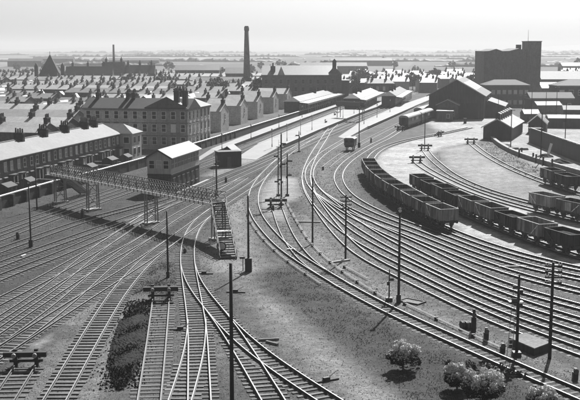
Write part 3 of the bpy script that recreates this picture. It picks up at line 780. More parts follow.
block('mill_building', 'hazy long mill block left of the tall chimney', 'mill', (tpx_(176, 620), 620, 0), .0, 27, 12, 9.5, 'brick_mill', 'slate_mid', 3.0, 2, 9, 1.2, 1.8, hip=False, wf=False)
block('mill_building', 'hazy square mill block directly left of the tall chimney', 'mill', (tpx_(226, 560), 560, 0), .0, 10, 10, 9.0, 'brick_mill', 'slate_mid', 3.2, 2, 4, 1.2, 1.8, hip=False, wf=False)
block('mill_building', 'hazy low weaving shed behind the hotel chimneys', 'mill', (tpx_(196, 520), 520, 0), .0, 24, 14, 5.0, 'brick', 'slate', 3.0, 1, 8, 1.2, 1.8, hip=False, wf=False)
# ------------------------------------------------------------------ station
def slab(name, label, cat, px, h, m, edge=None, ramp=(), low=.05):
    pts = [P(a, b) for a, b in px]; o = pts[0]
    t = thing(name, label, cat, o)
    loc = [(q.x - o.x, q.y - o.y) for q in pts]
    n = len(loc); zs = [low if i in ramp else h for i in range(n)]
    pm = MB(); pm.add([(a, b, -.1) for a, b in loc] + [(a, b, z) for (a, b), z in zip(loc, zs)], [(i, (i + 1) % n, n + (i + 1) % n, n + i) for i in range(n)])
    k = n // 2
    for i in range(k - 1):
        a, b, c, d = i, i + 1, n - 2 - i, n - 1 - i
        pm.f.append((n + a, n + b, n + c, n + d))
    pm.build('deck', M[m], t)
    if edge:
        mb = MB()
        for i, j in edge:
            a, b = loc[i], loc[j]; mb.bar((a[0], a[1], h + .03), (b[0], b[1], h + .03), .5, .06)
        mb.build('edge_stones', M['stone'], t)
    return t
slab('platform', 'first platform, a pale strip along the boundary wall and house ends', 'platform', [(196,159),(212,152.4),(262,132),(300,118.5),(330,108),(372,94.5),(372,97),(340,107.2),(300,122.2),(258,138.6),(216,154.8),(198,161.6)], .9, 'platform', [(9, 10), (8, 9), (7, 8)], (0, 11))
slab('platform', 'broad second platform dotted with lamp posts in the middle of the station', 'platform', [(236,158.2),(258,147.6),(300,129.6),(340,113.2),(372,101.5),(400,93),(408,94),(400,100.5),(362,114.5),(318,133),(283,148.6),(256,160)], .9, 'platform', [(8, 9), (9, 10), (7, 8), (1, 2), (2, 3)], (0, 11))
slab('platform', 'third platform, the pale wedge nearest the parked coaches', 'platform', [(338,137.2),(356,128),(372,120.2),(400,107.5),(430,97),(436,99),(414,108.5),(392,118.5),(368,129.4),(346,138.8)], .9, 'platform', [(1, 2), (2, 3), (6, 7), (7, 8)], (0, 9))

def station_block(label, loc, L, D, h, r, ang, canopy=2.2, roofm='slate', chims=(), cols=None, wallm='brick_dark', hip=1.8):
    t = thing('station_building', label, 'station building', loc, ang)
    m = MB(); m.box(0, L, 0, D, 0, h); m.build('wall', M[wallm], t)
    o = .5; m = MB(); z = h + .02; k = hip
    m.add([(-o, -o, z), (L + o, -o, z), (L + o, D + o, z), (-o, D + o, z), (k, D/2, z + r), (L - k, D/2, z + r)], [(0,1,5,4),(2,3,4,5),(1,2,5),(3,0,4),(3,2,1,0)])
    m.build('roof', M[roofm], t)
    n = cols or int(L / 3.2)
    for i in range(n):
        x = L * (i + .5) / n
        window(t, x, 1.0, 1.2, 1.9, 0, 'y-', curtain=rnd.random() < .3)
    for x in chims: link('chimney', CH_NEAR, t, (x, D/2, h + r))
    if canopy:
        m = MB(); m.prism([(-canopy, h - .55), (-.52, h - .25), (-.52, h - .1), (-canopy, h - .4)], 'x', -2, L + 2); cp = m.build('canopy', M['slate_mid'], t)
        m = MB(); m.box(-2, L + 2, -canopy - .05, -canopy, h - .95, h - .38); m.build('valance', M['iron'], cp)
        for i in range(int(L / 4) + 1):
            x = i * L / int(L / 4)
            m = MB(); m.cyl((x, -canopy + .25, 0), (x, -canopy + .25, h - .5), .09, n=6); m.build('column', M['iron'], t)
    return t
def on(px, py, z=.9): q = P(px, py, z); return (q.x, q.y, z)
station_block('first platform building with long pale roof and canopy below the mill', on(299, 113.2), 80, 5.2, 3.9, 1.5, UANG, 3.6, 'slate', (40, 62))
station_block('island platform building with two tall chimneys in the middle of the station', on(359, 109), 60, 5.4, 3.8, 1.6, UANG + .02, 2.8, 'slate_mid', (9, 22), wallm='timber')
station_block('island platform building with pale gabled roof left of the coaches', on(395, 106), 56, 5.2, 3.8, 1.7, UANG + .03, 2.8, 'slate', (12, 24), wallm='timber')
station_block('distant station offices with pale roof beyond the platforms', on(368, 92.5), 13, 9, 4.5, 2.2, .1, 0, 'slate', (3, 10))
# platform footbridge between first and second platform
a = P(338, 104.5, 5); b = P(362, 106, 5)
t = thing('lattice_footbridge', 'small dark covered footbridge crossing between station platforms', 'footbridge', (a.x, a.y, 0), math.atan2(b.y - a.y, b.x - a.x))
LL = math.hypot(b.x - a.x, b.y - a.y)
m = MB(); m.box(0, LL, -.9, .9, 4.6, 4.85); m.build('deck', M['timber'], t)
for s in (-.9, .9):
    m = MB(); m.box(0, LL, s - .04, s + .04, 4.85, 6.1)
    for i in range(int(LL / 1.2)): m.bar((i * 1.2, s, 4.85), (i * 1.2, s, 6.15), .1)
    m.build('side_panel', M['iron_dark'], t)
for x in (.4, LL - .4):
    for s in (-.7, .7):
        m = MB(); m.cyl((x, s, 0), (x, s, 4.6), .12, n=6); m.build('leg', M['iron'], t)

# platform lamps
def lamp(label, q, h, group='lamp posts on the platforms', arm=.0, mt='iron_dark'):
    t = thing('lamp_post', label, 'lamp post', q, 0, group)
    m = MB(); m.cyl((0, 0, 0), (0, 0, .7), .11, .09, 8).cyl((0, 0, .7), (0, 0, h), .06, .045, 8); m.build('post', M[mt], t)
    m = MB(); m.cyl((0, 0, h), (0, 0, h + .12), .06, .2, 8).cyl((0, 0, h + .12), (0, 0, h + .42), .2, .14, 8); m.build('lantern', M['curtain'], t)
    m = MB(); m.cyl((0, 0, h + .42), (0, 0, h + .56), .24, .05, 8); m.build('cap', M['black'], t)
    return t
pl = [(272,147,'nearest the timber hut on'), (287,141,'second from the hut on'), (300.5,135,'third from the hut on'), (312,130,'fourth from the hut on'), (343,118,'beside the benches on'), (354,113.5,'next to the island building on')]
for px, py, w_ in pl: lamp('thin lamp post ' + w_ + ' the second platform', on(px, py), 3.6)
for px, py, w_ in [(222,152,'at the near ramp of'), (251,141.2,'a third of the way along'), (279,129.5,'halfway along'), (302,119.5,'before the building of')]:
    lamp('thin lamp post ' + w_ + ' the first platform', on(px, py - 2), 3.2)
for px, py, w_ in [(364,124,'near the tip of'), (377,117.5,'in the middle of'), (390,112,'beside the building of')]:
    lamp('slender lamp post ' + w_ + ' the third platform', on(px, py), 3.8)
# benches and trolley on the second platform
def bench(label, q, ang):
    t = thing('platform_bench', label, 'bench', q, ang, 'benches on the platform')
    MB().box(-.9, .9, -.22, .22, .42, .48).build('seat', M['timber_mid'], t)
    MB().box(-.9, .9, .2, .26, .5, .95).build('backrest', M['timber_mid'], t)
    for x in (-.75, .75): MB().box(x - .04, x + .04, -.2, .24, 0, .42).build('leg', M['iron_dark'], t)
bench('dark bench on the second platform beside its tallest lamp', on(326, 122.5), UANG)
bench('pale topped bench on the second platform beyond the tallest lamp', on(335, 115), UANG)
t = thing('luggage_trolley', 'flat luggage trolley standing on the second platform', 'trolley', on(338, 112.5), UANG)
MB().box(-1.6, 1.6, -.6, .6, .55, .65).build('deck', M['iron_pale'], t)
for x in (-1.1, 1.1):
    for y_ in (-.5, .5): MB().cyl((x, y_ - .05, .28), (x, y_ + .05, .28), .28, n=10).build('wheel', M['black'], t)

# small timber hut with a pale roof beside the line
q = P(219, 167.5)
t = thing('timber_hut', 'black timber hut and pale roofed tank between signal box and platforms', 'hut', q, UANG - 1.0)
MB().box(0, 4.6, 0, 2.6, 0, 2.9).build('wall', M['timber'], t)
MB().box(-.15, 4.75, -.15, 2.75, 2.92, 3.05).build('roof', M['timber_mid'], t)
MB().box(1.6, 2.5, -.05, 0, 0, 2.0).build('door', M['timber_mid'], t)
q = P(234, 163)
t = thing('lineside_cabin', 'small dark cabin with bright pitched roof next to the timber hut', 'cabin', q, UANG)
m = MB(); gable_block(m, 4.6, 2.8, 2.2, 3.3); m.build('wall', M['timber'], t)
m = MB(); gable_roof(m, 4.6, 2.8, 2.2, 3.3, .25, .08, .2); m.build('roof', M['felt'], t)
MB().box(1.2, 2.0, -.05, 0, 0, 1.9).build('door', M['black'], t)

# ------------------------------------------------------------------ goods shed, warehouse, right hand yard
g = P(428.5, 118.5); ga = -.25
t = thing('goods_shed', 'large dark goods shed with broad gable and pale roof slope', 'goods shed', g, ga)
LG, WG, EG, RG = 32, 17.8, 7.6, 12.6
m = MB(); m.prism([(0, -.2), (WG, -.2), (WG, EG), (WG * .5, RG), (0, EG)], 'y', 0, LG); m.build('wall', M['timber'], t)
m = MB(); s_ = (RG - EG) / (WG / 2)
m.prism([(WG * .5, RG + .03), (WG + .7, EG - .7 * s_ + .03), (WG + .7, EG - .7 * s_ + .25), (WG * .5, RG + .28)], 'y', -.6, LG + .3)
m.prism([(WG * .5, RG + .03), (-.7, EG - .7 * s_ + .03), (-.7, EG - .7 * s_ + .25), (WG * .5, RG + .28)], 'y', -.6, LG + .3)
rf = m.build('roof', M['slate'], t)
for i in range(4):
    y0 = 3 + i * 7.3; x0, x1 = WG * .62, WG * .85
    z0 = RG - (x0 - WG/2) * s_; z1 = RG - (x1 - WG/2) * s_
    MB().prism([(x0, z0 + .30), (x1, z1 + .30), (x1, z1 + .36), (x0, z0 + .36)], 'y', y0, y0 + 4.6).build('skylight', M['white'], rf)
m = MB()
for i in range(19):
    x = .5 + i * .93; zt_ = min(EG + s_ * x, EG + s_ * (WG - x)) - .2
    m.box(x - .05, x + .05, -.06, 0, 0, zt_)
stuff(m.build('gable_battens', M['timber_mid'], t))
MB().box(10.5, 15.5, -.09, -.0, 0, 5.2).build('door', M['black'], t)
MB().prism([(-.8, EG - .7 * s_), (WG * .5, RG + .05), (WG + .8, EG - .7 * s_), (WG + .8, EG - .7 * s_ + .3), (WG * .5, RG + .4), (-.8, EG - .7 * s_ + .3)], 'y', -.75, -.62).build('barge_board', M['iron'], t)
# lean-to on its flank
m = MB(); m.prism([(WG + .02, -.2), (WG + 6, -.2), (WG + 6, 3.6), (WG + .02, 5.6)], 'y', 10, LG); m.build('lean_to', M['timber'], t)
m = MB(); m.prism([(WG + .72, 5.5), (WG + 6.6, 3.55), (WG + 6.6, 3.75), (WG + .72, 5.72)], 'y', 9.6, LG + .3); m.build('lean_to_roof', M['slate'], t)
# office with pediment and small hut before the gable
q = P(437, 119.5)
t = thing('goods_office', 'small office with pale pediment standing against the goods shed gable', 'office', q, ga)
m = MB(); m.prism([(0, -.2), (6.6, -.2), (6.6, 4.6), (3.3, 6.2), (0, 4.6)], 'y', 0, 4); m.build('wall', M['brick'], t)
m = MB(); m.prism([(-.5, 4.5), (3.3, 6.3), (7.1, 4.5), (7.1, 4.8), (3.3, 6.65), (-.5, 4.8)], 'y', -.4, 4.2); m.build('roof', M['felt'], t)
window(t, 1.6, 1.2, 1.1, 1.6); window(t, 5.0, 1.2, 1.1, 1.6)
q = P(436.5, 121.3)
t = thing('flat_roofed_hut', 'pale flat topped hut in front of the goods office', 'hut', q, ga)
MB().box(0, 5.0, 0, 2.6, -.1, 3.2).build('wall', M['timber_mid'], t)
MB().box(-.2, 5.2, -.2, 2.8, 3.22, 3.42).build('roof', M['white'], t)
window(t, 3.6, 1.1, 1.0, 1.2)
# warehouse
Yw = 440
t = thing('brick_warehouse', 'huge dark windowless brick warehouse with taller corner tower and flagpole', 'warehouse', ((482.3 - 290) / 1000 * Yw, Yw, 0), .0)
def wpt(px, py): return ((px - 482.3) / 1000 * Yw, 23 - (py - 48) / 1000 * Yw)
x1 = wpt(524.5, 0)[0]; x2 = wpt(538.3, 0)[0]; h0 = wpt(0, 52)[1]
prof = [(0, -.3), (x1, -.3), (x1, wpt(0, 52.2)[1]), (wpt(516.5, 0)[0], wpt(0, 49.3)[1]), (wpt(507, 0)[0], wpt(0, 51.8)[1]), (wpt(500, 0)[0], wpt(0, 52)[1]), (wpt(494, 0)[0], wpt(0, 49.8)[1]), (wpt(487, 0)[0], wpt(0, 51.8)[1]), (0, h0)]
MB().prism(prof, 'y', 0, 22).build('wall', M['brick_mill'], t)
m = MB(); tp = prof[2:]
m.prism([(a, b + .02) for a, b in tp] + [(a, b + .4) for a, b in reversed(tp)], 'y', -.2, 22.2); m.build('parapet', M['stone_mid'], t)
ht = wpt(0, 42)[1]
tw = MB().box(x1 + .01, x2, -.4, 10, -.3, ht).build('tower', M['brick_mill'], t)
MB().box(x1 - .15, x2 + .2, -.6, 10.2, ht + .01, ht + .35).build('tower_coping', M['stone_mid'], tw)
MB().cyl((x1 + 1.0, 3, ht), (x1 + 1.0, 3, ht + 5.2), .1, .05, 6).build('flagpole', M['iron'], tw)
m = MB(); m.box(x1 - 3.2, x1 - 1.2, 6, 8, h0 - 1, h0 + 3.2); m.build('roof_tank', M['iron_dark'], t)
m = MB()
for i in range(7): m.box(.6 + i * 2.9, 1.1 + i * 2.9, -.18, 0, -.2, h0 - .3)
stuff(m.build('pilasters', M['brick_mill'], t))
# lower stores in front of it
Ys = 395
t = block('brick_stores', 'two storey brick stores with pale windows in front of the warehouse', 'building', ((484 - 290) / 1000 * Ys, Ys, 0), .02, 17.5, 9, 8.6, 'brick', 'slate_dark', 2.0, 2, 8, 1.3, 1.5, hip=True, wf=True)
for ob in t.children:
    if ob.name.startswith('window'):
        for c_ in ob.children:
            if c_.name.startswith('pane'): c_.data.materials[0] = M['curtain']
Yf = 400
block('factory_block', 'brick factory with a row of arched pale windows at the picture edge', 'factory', ((556 - 290) / 1000 * Yf, Yf, 0), .03, 30, 12, 8.2, 'brick_dark', 'slate_dark', 2.2, 1, 8, 1.9, 2.0, hip=True, base_z=4.4)
block('factory_block', 'pale roofed long shed between the warehouse and the far factory', 'factory', ((540 - 290) / 1000 * 520, 520, 0), .0, 22, 16, 7, 'brick', 'slate', 4.0, 1, 6, 1.4, 1.6, hip=False)
block('factory_block', 'long low works with pale roof beyond the factory at the picture edge', 'factory', ((541 - 290) / 1000 * 470, 470, 0), .02, 46, 10, 4.5, 'brick', 'slate_mid', 2.5, 1, 10, 1.3, 1.4, hip=False)
block('factory_block', 'dark low works between warehouse and yard sheds', 'factory', ((538 - 290) / 1000 * 360, 372, 0), .02, 16, 9, 4.6, 'brick_dark', 'slate_dark', 2.0, 1, 5, 1.3, 1.5, hip=False)

# shed with ridge ventilators at the yard entrance
q = P(483, 139.5); sa = -.34
t = thing('yard_shed', 'dark gabled yard shed with white roof and row of black ridge ventilators', 'shed', q, sa)
m = MB(); m.prism([(0, -.2), (7.0, -.2), (7.0, 3.2), (3.5, 5.1), (0, 3.2)], 'y', 0, 25); m.build('wall', M['timber'], t)
for sg in (-1, 1):
    x0 = 3.5 + sg * 3.95; zz = 3.2 - .45 * .543
    MB().prism([(3.5, 5.14), (x0, zz + .04), (x0, zz + .16), (3.5, 5.28)], 'y', -.5, 25.3).build('roof_slope', M['felt'], t)
for i in range(6):
    m = MB(); m.box(2.95, 4.05, .4 + i * 4.1, 2.6 + i * 4.1, 5.0, 6.5); m.prism([(2.7, 6.5), (4.3, 6.5), (3.5, 6.9)], 'y', .2 + i * 4.1, 2.8 + i * 4.1); m.build('ridge_ventilator', M['black'], t)
MB().box(2.2, 4.8, -.06, 0, 0, 2.6).build('door', M['black'], t)
MB().prism([(-.5, 2.95), (3.5, 5.15), (7.5, 2.95), (7.5, 3.2), (3.5, 5.45), (-.5, 3.2)], 'y', -.62, -.5).build('barge_board', M['iron_pale'], t)

# retaining wall with pale coping curving along the upper yard
rp = [P(a, b) for a, b in [(492,140),(500,147),(512,153.5),(525,159),(540,163.5),(556,168),(580,175),(620,186),(660,196)]]
sp = spline(rp, 2.2); o0 = rp[0]
t = thing('retaining_wall', 'low curved stone retaining wall with pale coping beside the overgrown siding', 'wall', o0)
m = MB(); 
for a, b in zip(sp[:-1], sp[1:]):
    m.bar((a[0] - o0.x, a[1] - o0.y, .35), (b[0] - o0.x, b[1] - o0.y, .35), .5, .9)
m.build('wall', M['stone_mid'], t)
cop = MB().box(-1.02, 1.02, -.36, .36, 0, .14).mesh('coping_stone', M['stone'])
for a, b in zip(sp[:-1], sp[1:]):
    c = (a + b) / 2; link('coping_stone', cop, t, (c[0] - o0.x, c[1] - o0.y, .803), math.atan2(b[1] - a[1], b[0] - a[0]))
# dark board fence of the upper yard
fa, fb = P(530, 143), P(600, 171)
fl = math.hypot(fb.x - fa.x, fb.y - fa.y); fang = math.atan2(fb.y - fa.y, fb.x - fa.x)
t = thing('board_fence', 'tall black board fence with pale top rail closing off the upper yard', 'fence', fa, fang)
nb = 60; bw_ = fl / nb
BOARD = MB().box(0, bw_ - .03, -.03, .03, -.1, 3.6).mesh('board', M['timber'])
for i in range(nb): link('board', BOARD, t, (i * bw_, rnd.uniform(-.012, .012), rnd.uniform(-.04, .03)))
MB().box(0, fl, -.09, .09, 3.66, 3.8).build('top_rail', M['iron_pale'], t)
MB().box(0, fl, .04, .12, 1.0, 1.2).build('back_rail', M['timber'], t)
shed('long black store shed behind the board fence with pale flat roof', P(548, 128), -.15, 14, 7, 2.8, 3.6, 'timber', 'felt', 'shed', None, 'store_shed')
shed('small pale roofed store at the picture edge of the upper yard', P(563, 119), -.15, 10, 6, 3.0, 4.2, 'timber', 'felt', 'shed', None, 'store_shed')
shed('pale roofed shed beyond the upper yard, beneath the factory windows', P(537, 114), .1, 9, 6, 3, 4.2, 'brick', 'slate', 'shed', None, 'store_shed')
shed('brick weigh house with dark roof on the upper yard roadway', P(524, 123), .1, 5, 4, 2.8, 4.0, 'brick_dark', 'slate_mid', 'hut', None, 'weigh_house')
q = P(530, 143)
t = thing('coal_office', 'narrow upright cabin at the corner of the board fence', 'cabin', q, -.1)
MB().box(0, 2.8, 0, 2.4, -.1, 3.4).build('wall', M['timber_mid'], t); MB().box(-.2, 3.0, -.2, 2.6, 3.42, 3.6).build('roof', M['timber'], t)
MB().box(.3, 1.2, -.05, 0, 0, 2.0).build('door', M['black'], t); window(t, 2.0, 1.2, .9, 1.1)
MB().box(.2, 2.6, -.04, 0, 2.3, 2.42).build('rail', M['iron_pale'], t)
# gabled store with white barge boards behind the cabin
q = P(528, 134)
t = thing('gabled_store', 'dark gabled store with white roof edges behind the narrow cabin', 'shed', q, -.3)
m = MB(); m.prism([(0, -.2), (4.6, -.2), (4.6, 3.0), (2.3, 5.0), (0, 3.0)], 'y', 0, 9); m.build('wall', M['timber'], t)
m = MB(); m.prism([(-.4, 2.7), (2.3, 5.05), (5.0, 2.7), (5.0, 2.9), (2.3, 5.25), (-.4, 2.9)], 'y', -.3, 9.2); m.build('roof', M['slate_mid'], t)
m = MB(); m.prism([(-.5, 2.55), (2.3, 5.0), (5.1, 2.55), (5.1, 2.95), (2.3, 5.4), (-.5, 2.95)], 'y', -.42, -.31); m.build('barge_board', M['girder_white'], t)
MB().box(1.5, 3.1, -.05, 0, 0, 2.2).build('door', M['timber_mid'], t)
# coal merchants' small heaps along the fence
for i, (px, py, sc, lab) in enumerate([(545,157,1.0,'small coal heap against the board fence, beside the leaning board'), (560,163,1.3,'small coal heap against the board fence near the picture edge'), (507,146.5,.8,'low heap of rubble beside the yard shed corner')]):
    r2 = random.Random(i); m = MB(); vs_ = [(0, 0, .75 * sc)]
    for rr, zz in ((.5, .55), (.95, .25), (1.4, -.05)):
        for k in range(14): a = 6.283 * k / 14; f_ = r2.uniform(.8, 1.2); vs_.append((math.cos(a) * rr * f_ * sc * 1.5, math.sin(a) * rr * f_ * sc, zz * sc * r2.uniform(.8, 1.2)))
    fs_ = [(0, 1 + k, 1 + (k + 1) % 14) for k in range(14)] + [(1 + 14 * g + k, 1 + 14 * (g + 1) + k, 1 + 14 * (g + 1) + (k + 1) % 14, 1 + 14 * g + (k + 1) % 14) for g in range(2) for k in range(14)]
    m.add(vs_, fs_); o = m.build('coal_heap', M['coal'] if i < 2 else M['stone_mid']); o.location = P(px, py); tag(o, lab, 'heap')
# leaning board panel and loose posts
t = thing('leaning_panel', 'pale board leaning against the black fence', 'board', P(552, 155.5), fang); 
m = MB(); m.bar((0, -.9, 0), (0, -.2, 2.6), 2.0, .08, up=(0, 1, 0)); m.build('board', M['iron_pale'], t)
POST = MB().box(-.14, .14, -.14, .14, -.1, 1.7).mesh('marker_post', M['timber'])
for i, (px, py) in enumerate([(519,157),(521.5,155.5),(533,161),(536,162.5),(543,165),(552,167.5)]):
    o = tag(link('marker_post', POST, None, P(px, py), .2), ORD0[i] + ' short black post above the curved retaining wall, counted from the shed', 'post', 'short posts above the retaining wall')
for i, (px, py, w_, lab) in enumerate([(513,149.5,2.6,'low stack of pale sleepers near the yard shed'), (524,150,1.8,'low stack of boards beside the short posts')]):
    t = thing('timber_stack', lab, 'timber stack', P(px, py), .1)
    for k in range(4): MB().box(-w_/2, w_/2, -.5 + .26 * k, -.28 + .26 * k, 0, .24 + .2 * (k % 2)).build('baulk', M['timber_mid' if k % 2 else 'stone_mid'], t)
# ------------------------------------------------------------------ footbridge over the yard
fa_, fb_ = P(56.5, 173, 4.4), P(214, 202.5, 4.4)
fl_ = math.hypot(fb_.x - fa_.x, fb_.y - fa_.y); fan = math.atan2(fb_.y - fa_.y, fb_.x - fa_.x)
fdir = Vector((math.cos(fan), math.sin(fan), 0)); fnor = Vector((-fdir.y, fdir.x, 0))
t = thing('footbridge', 'long iron footbridge on trestles crossing the tracks, with open stair', 'footbridge', (fa_.x, fa_.y, 0), fan)
HB, WB = 4.4, 1.9
m = MB(); m.box(0, fl_ + 1.0, -WB/2, WB/2, HB, HB + .14); dk = m.build('deck', M['timber'], t)
PL = MB().box(-.11, .11, -WB/2 - .04, WB/2 + .04, 0, .05).mesh('plank', M['timber'])
for i in range(int((fl_ + .8) / .45)): link('plank', PL, dk, (.2 + i * .45, 0, HB + .145))
for s in (-1, 1):
    y_ = s * (WB/2 + .1)
    m = MB(); m.box(0, fl_ + 1.0, y_ - .05, y_ + .05, HB - .28, HB + .12)
    m.build('girder', M['girder_white'], t)
    m = MB()
    for i in range(int(fl_ / .9)): m.box(.3 + i * .9, .42 + i * .9, y_ + s * .05, y_ + s * .1, HB - .25, HB + .1)
    stuff(m.build('girder_stiffeners', M['iron_dark'], t))
    for z in (HB + .5, HB + .9, HB + 1.3):
        m = MB(); m.cyl((0, y_, z), (fl_ + 1.0, y_, z), .035 if z < HB + 1.2 else .05, n=6); m.build('handrail', M['iron_dark'], t)
    STN = None
    for i in range(int(fl_ / 1.8) + 1):
        if STN is None: STN = MB().box(-.04, .04, -.04, .04, HB + .05, HB + 1.34).mesh('stanchion', M['iron_dark'])
        link('stanchion', STN, t, (.1 + i * 1.8, y_, 0))
    m = MB()
    for i in range(int(fl_ / .6)):
        m.bar((.1 + i * .6, y_, HB + .15), (1.3 + i * .6, y_, HB + 1.25), .045).bar((.1 + i * .6, y_, HB + 1.25), (1.3 + i * .6, y_, HB + .15), .045)
    stuff(m.build('lattice', M['iron_dark'], t))
def along(px, py):
    q = P(px, py); return (q - Vector((fa_.x, fa_.y, 0))).dot(fdir)
for px, py in ((63.2, 202.3), (98, 209.5), (151.7, 223.5), (212.5, 240)):
    x = along(px, py)
    tr = MB().box(x - .55, x + .55, -1.15, 1.15, -.1, .22).build('trestle_footing', M['stone'], t)
    for s in (-1, 1):
        for d_ in (-.28, .28):
            MB().bar((x + d_, s * .85, .2), (x + d_ * .8, s * .8, HB - .28), .14).build('leg', M['iron'], tr)
    m = MB()
    for z in (1.2, 2.4, 3.6): m.bar((x, -.83, z), (x, .83, z), .08)
    m.bar((x, -.83, .5), (x, .8, 2.4), .06).bar((x, .83, .5), (x, -.8, 2.4), .06).bar((x, -.8, 2.5), (x, .8, 4.0), .06).bar((x, .8, 2.5), (x, -.8, 4.0), .06)
    stuff(m.build('bracing', M['iron'], tr))
def stair(label_part, a, b, w, n, landing=None):
    """flight of steps from a (top) to b (bottom) as one part with its treads as sub-parts"""
    a = Vector(a); b = Vector(b); h = Vector((b.x - a.x, b.y - a.y, 0)); run = h.length; h.normalize(); s = Vector((-h.y, h.x, 0))
    inv = lambda v: ((v - Vector((fa_.x, fa_.y, 0))).dot(fdir), (v - Vector((fa_.x, fa_.y, 0))).dot(fnor), v.z)
    m = MB()
    for sg in (-1, 1): m.bar(inv(a + s * sg * w/2 - Vector((0,0,.1))), inv(b + s * sg * w/2), .1, .36)
    st = m.build('stair', M['iron_dark'], t)
    for i in range(n):
        f = (i + .5) / n; c = a.lerp(b, f)
        big = landing is not None and abs(i - landing) < 1
        dd = .17 if not big else .6
        m = MB(); m.bar(inv(c - s * (w/2 - .05)), inv(c + s * (w/2 - .05)), dd * 2 + .06, .07); m.build('landing' if big else 'tread', M['iron_pale' if big else 'stair'], st)
    for sg in (-1, 1):
        m = MB()
        for z in (.5, .95): m.cyl(inv(a + s * sg * (w/2 + .02) + Vector((0,0,z))), inv(b + s * sg * (w/2 + .02) + Vector((0,0,z))), .045, n=6)
        for i in range(7):
            c = a.lerp(b, i / 6); m.bar(inv(c + s * sg * (w/2 + .02)), inv(c + s * sg * (w/2 + .02) + Vector((0,0,1.0))), .06)
        m.build('handrail', M['iron_dark'], st)
    return st
top = P(218, 203, 4.45); bot = P(228.5, 258.5, .1)
stair('', top, bot, 1.8, 24, 12)
q2 = fa_ + fdir * 1.0; stair('', (q2.x, q2.y, 4.45), (q2.x + U.x * 9, q2.y + U.y * 9, .1), 1.6, 22)
# round enamel disc at the foot of the stair
t = thing('disc_sign', 'round pale disc on a short post at the foot of the footbridge stair', 'sign', P(221.5, 256))
MB().cyl((0, 0, 0), (0, 0, .7), .06, n=6).build('post', M['black'], t)
MB().cyl((0, -.05, 1.1), (0, .02, 1.1), .55, n=20).build('rim', M['black'], t)
MB().cyl((0, -.09, 1.1), (0, -.052, 1.1), .42, n=20).build('face', M['iron_pale'], t)

# ------------------------------------------------------------------ buffer stops
def buffer_stop(label, px, py, ang, w=2.6, dark=True, s=1.0):
    t = thing('buffer_stop', label, 'buffer stop', P(px, py), ang, 'buffer stops at the ends of sidings')
    mt = M['pole'] if dark else M['timber']
    MB().box(-.18, .18, -w/2, w/2, .95 * s, 1.35 * s).build('beam', mt, t)
    for y_ in (-.75, .75):
        MB().box(.19, .45, y_ - .14, y_ + .14, 0, 1.5 * s).build('post', mt, t)
        MB().bar((1.6, y_, .1), (.46, y_, 1.2 * s), .2).build('strut', mt, t)
        MB().cyl((-.42, y_, 1.13 * s), (-.18, y_, 1.13 * s), .17, n=10).build('buffer_pad', M['iron'], t)
    MB().box(.3, .5, -1.2, 1.2, .35, .55).build('cross_beam', mt, t)
    return t
def tdir(key, at_end=False):
    r, d = TRACKS[key]; v = d[-1] if at_end else d[0]; return math.atan2(v[1], v[0])
buffer_stop('black buffer stop ending the dead end track beside the coal heap', 161, 301, tdir('B1') + math.pi, 3.2)
buffer_stop('ramshackle black buffer stop in the bottom corner of the yard', 25.5, 368, tdir('L11') + math.pi, 3.1, True, .9)
buffer_stop('buffer stop in front of the tall thin post on the pale roadway', 425, 150.5, tdir('V1') + math.pi, 3.2)
buffer_stop('lone buffer stop in the middle of the pale roadway', 417, 162.8, tdir('V2') + math.pi, 3.2)
buffer_stop('buffer stop near the corner of the yard shed', 471, 144, tdir('WW') + math.pi, 3.2)
buffer_stop('buffer stop on the roadway before the goods shed', 441, 136.5, 2.6, 3.4)
buffer_stop('low buffer stop beneath the signal cluster posts', 276, 208, tdir('F') + math.pi, 3.2)
buffer_stop('buffer stop in front of the end of the parked coach', 399.5, 131, .95, 3.0)

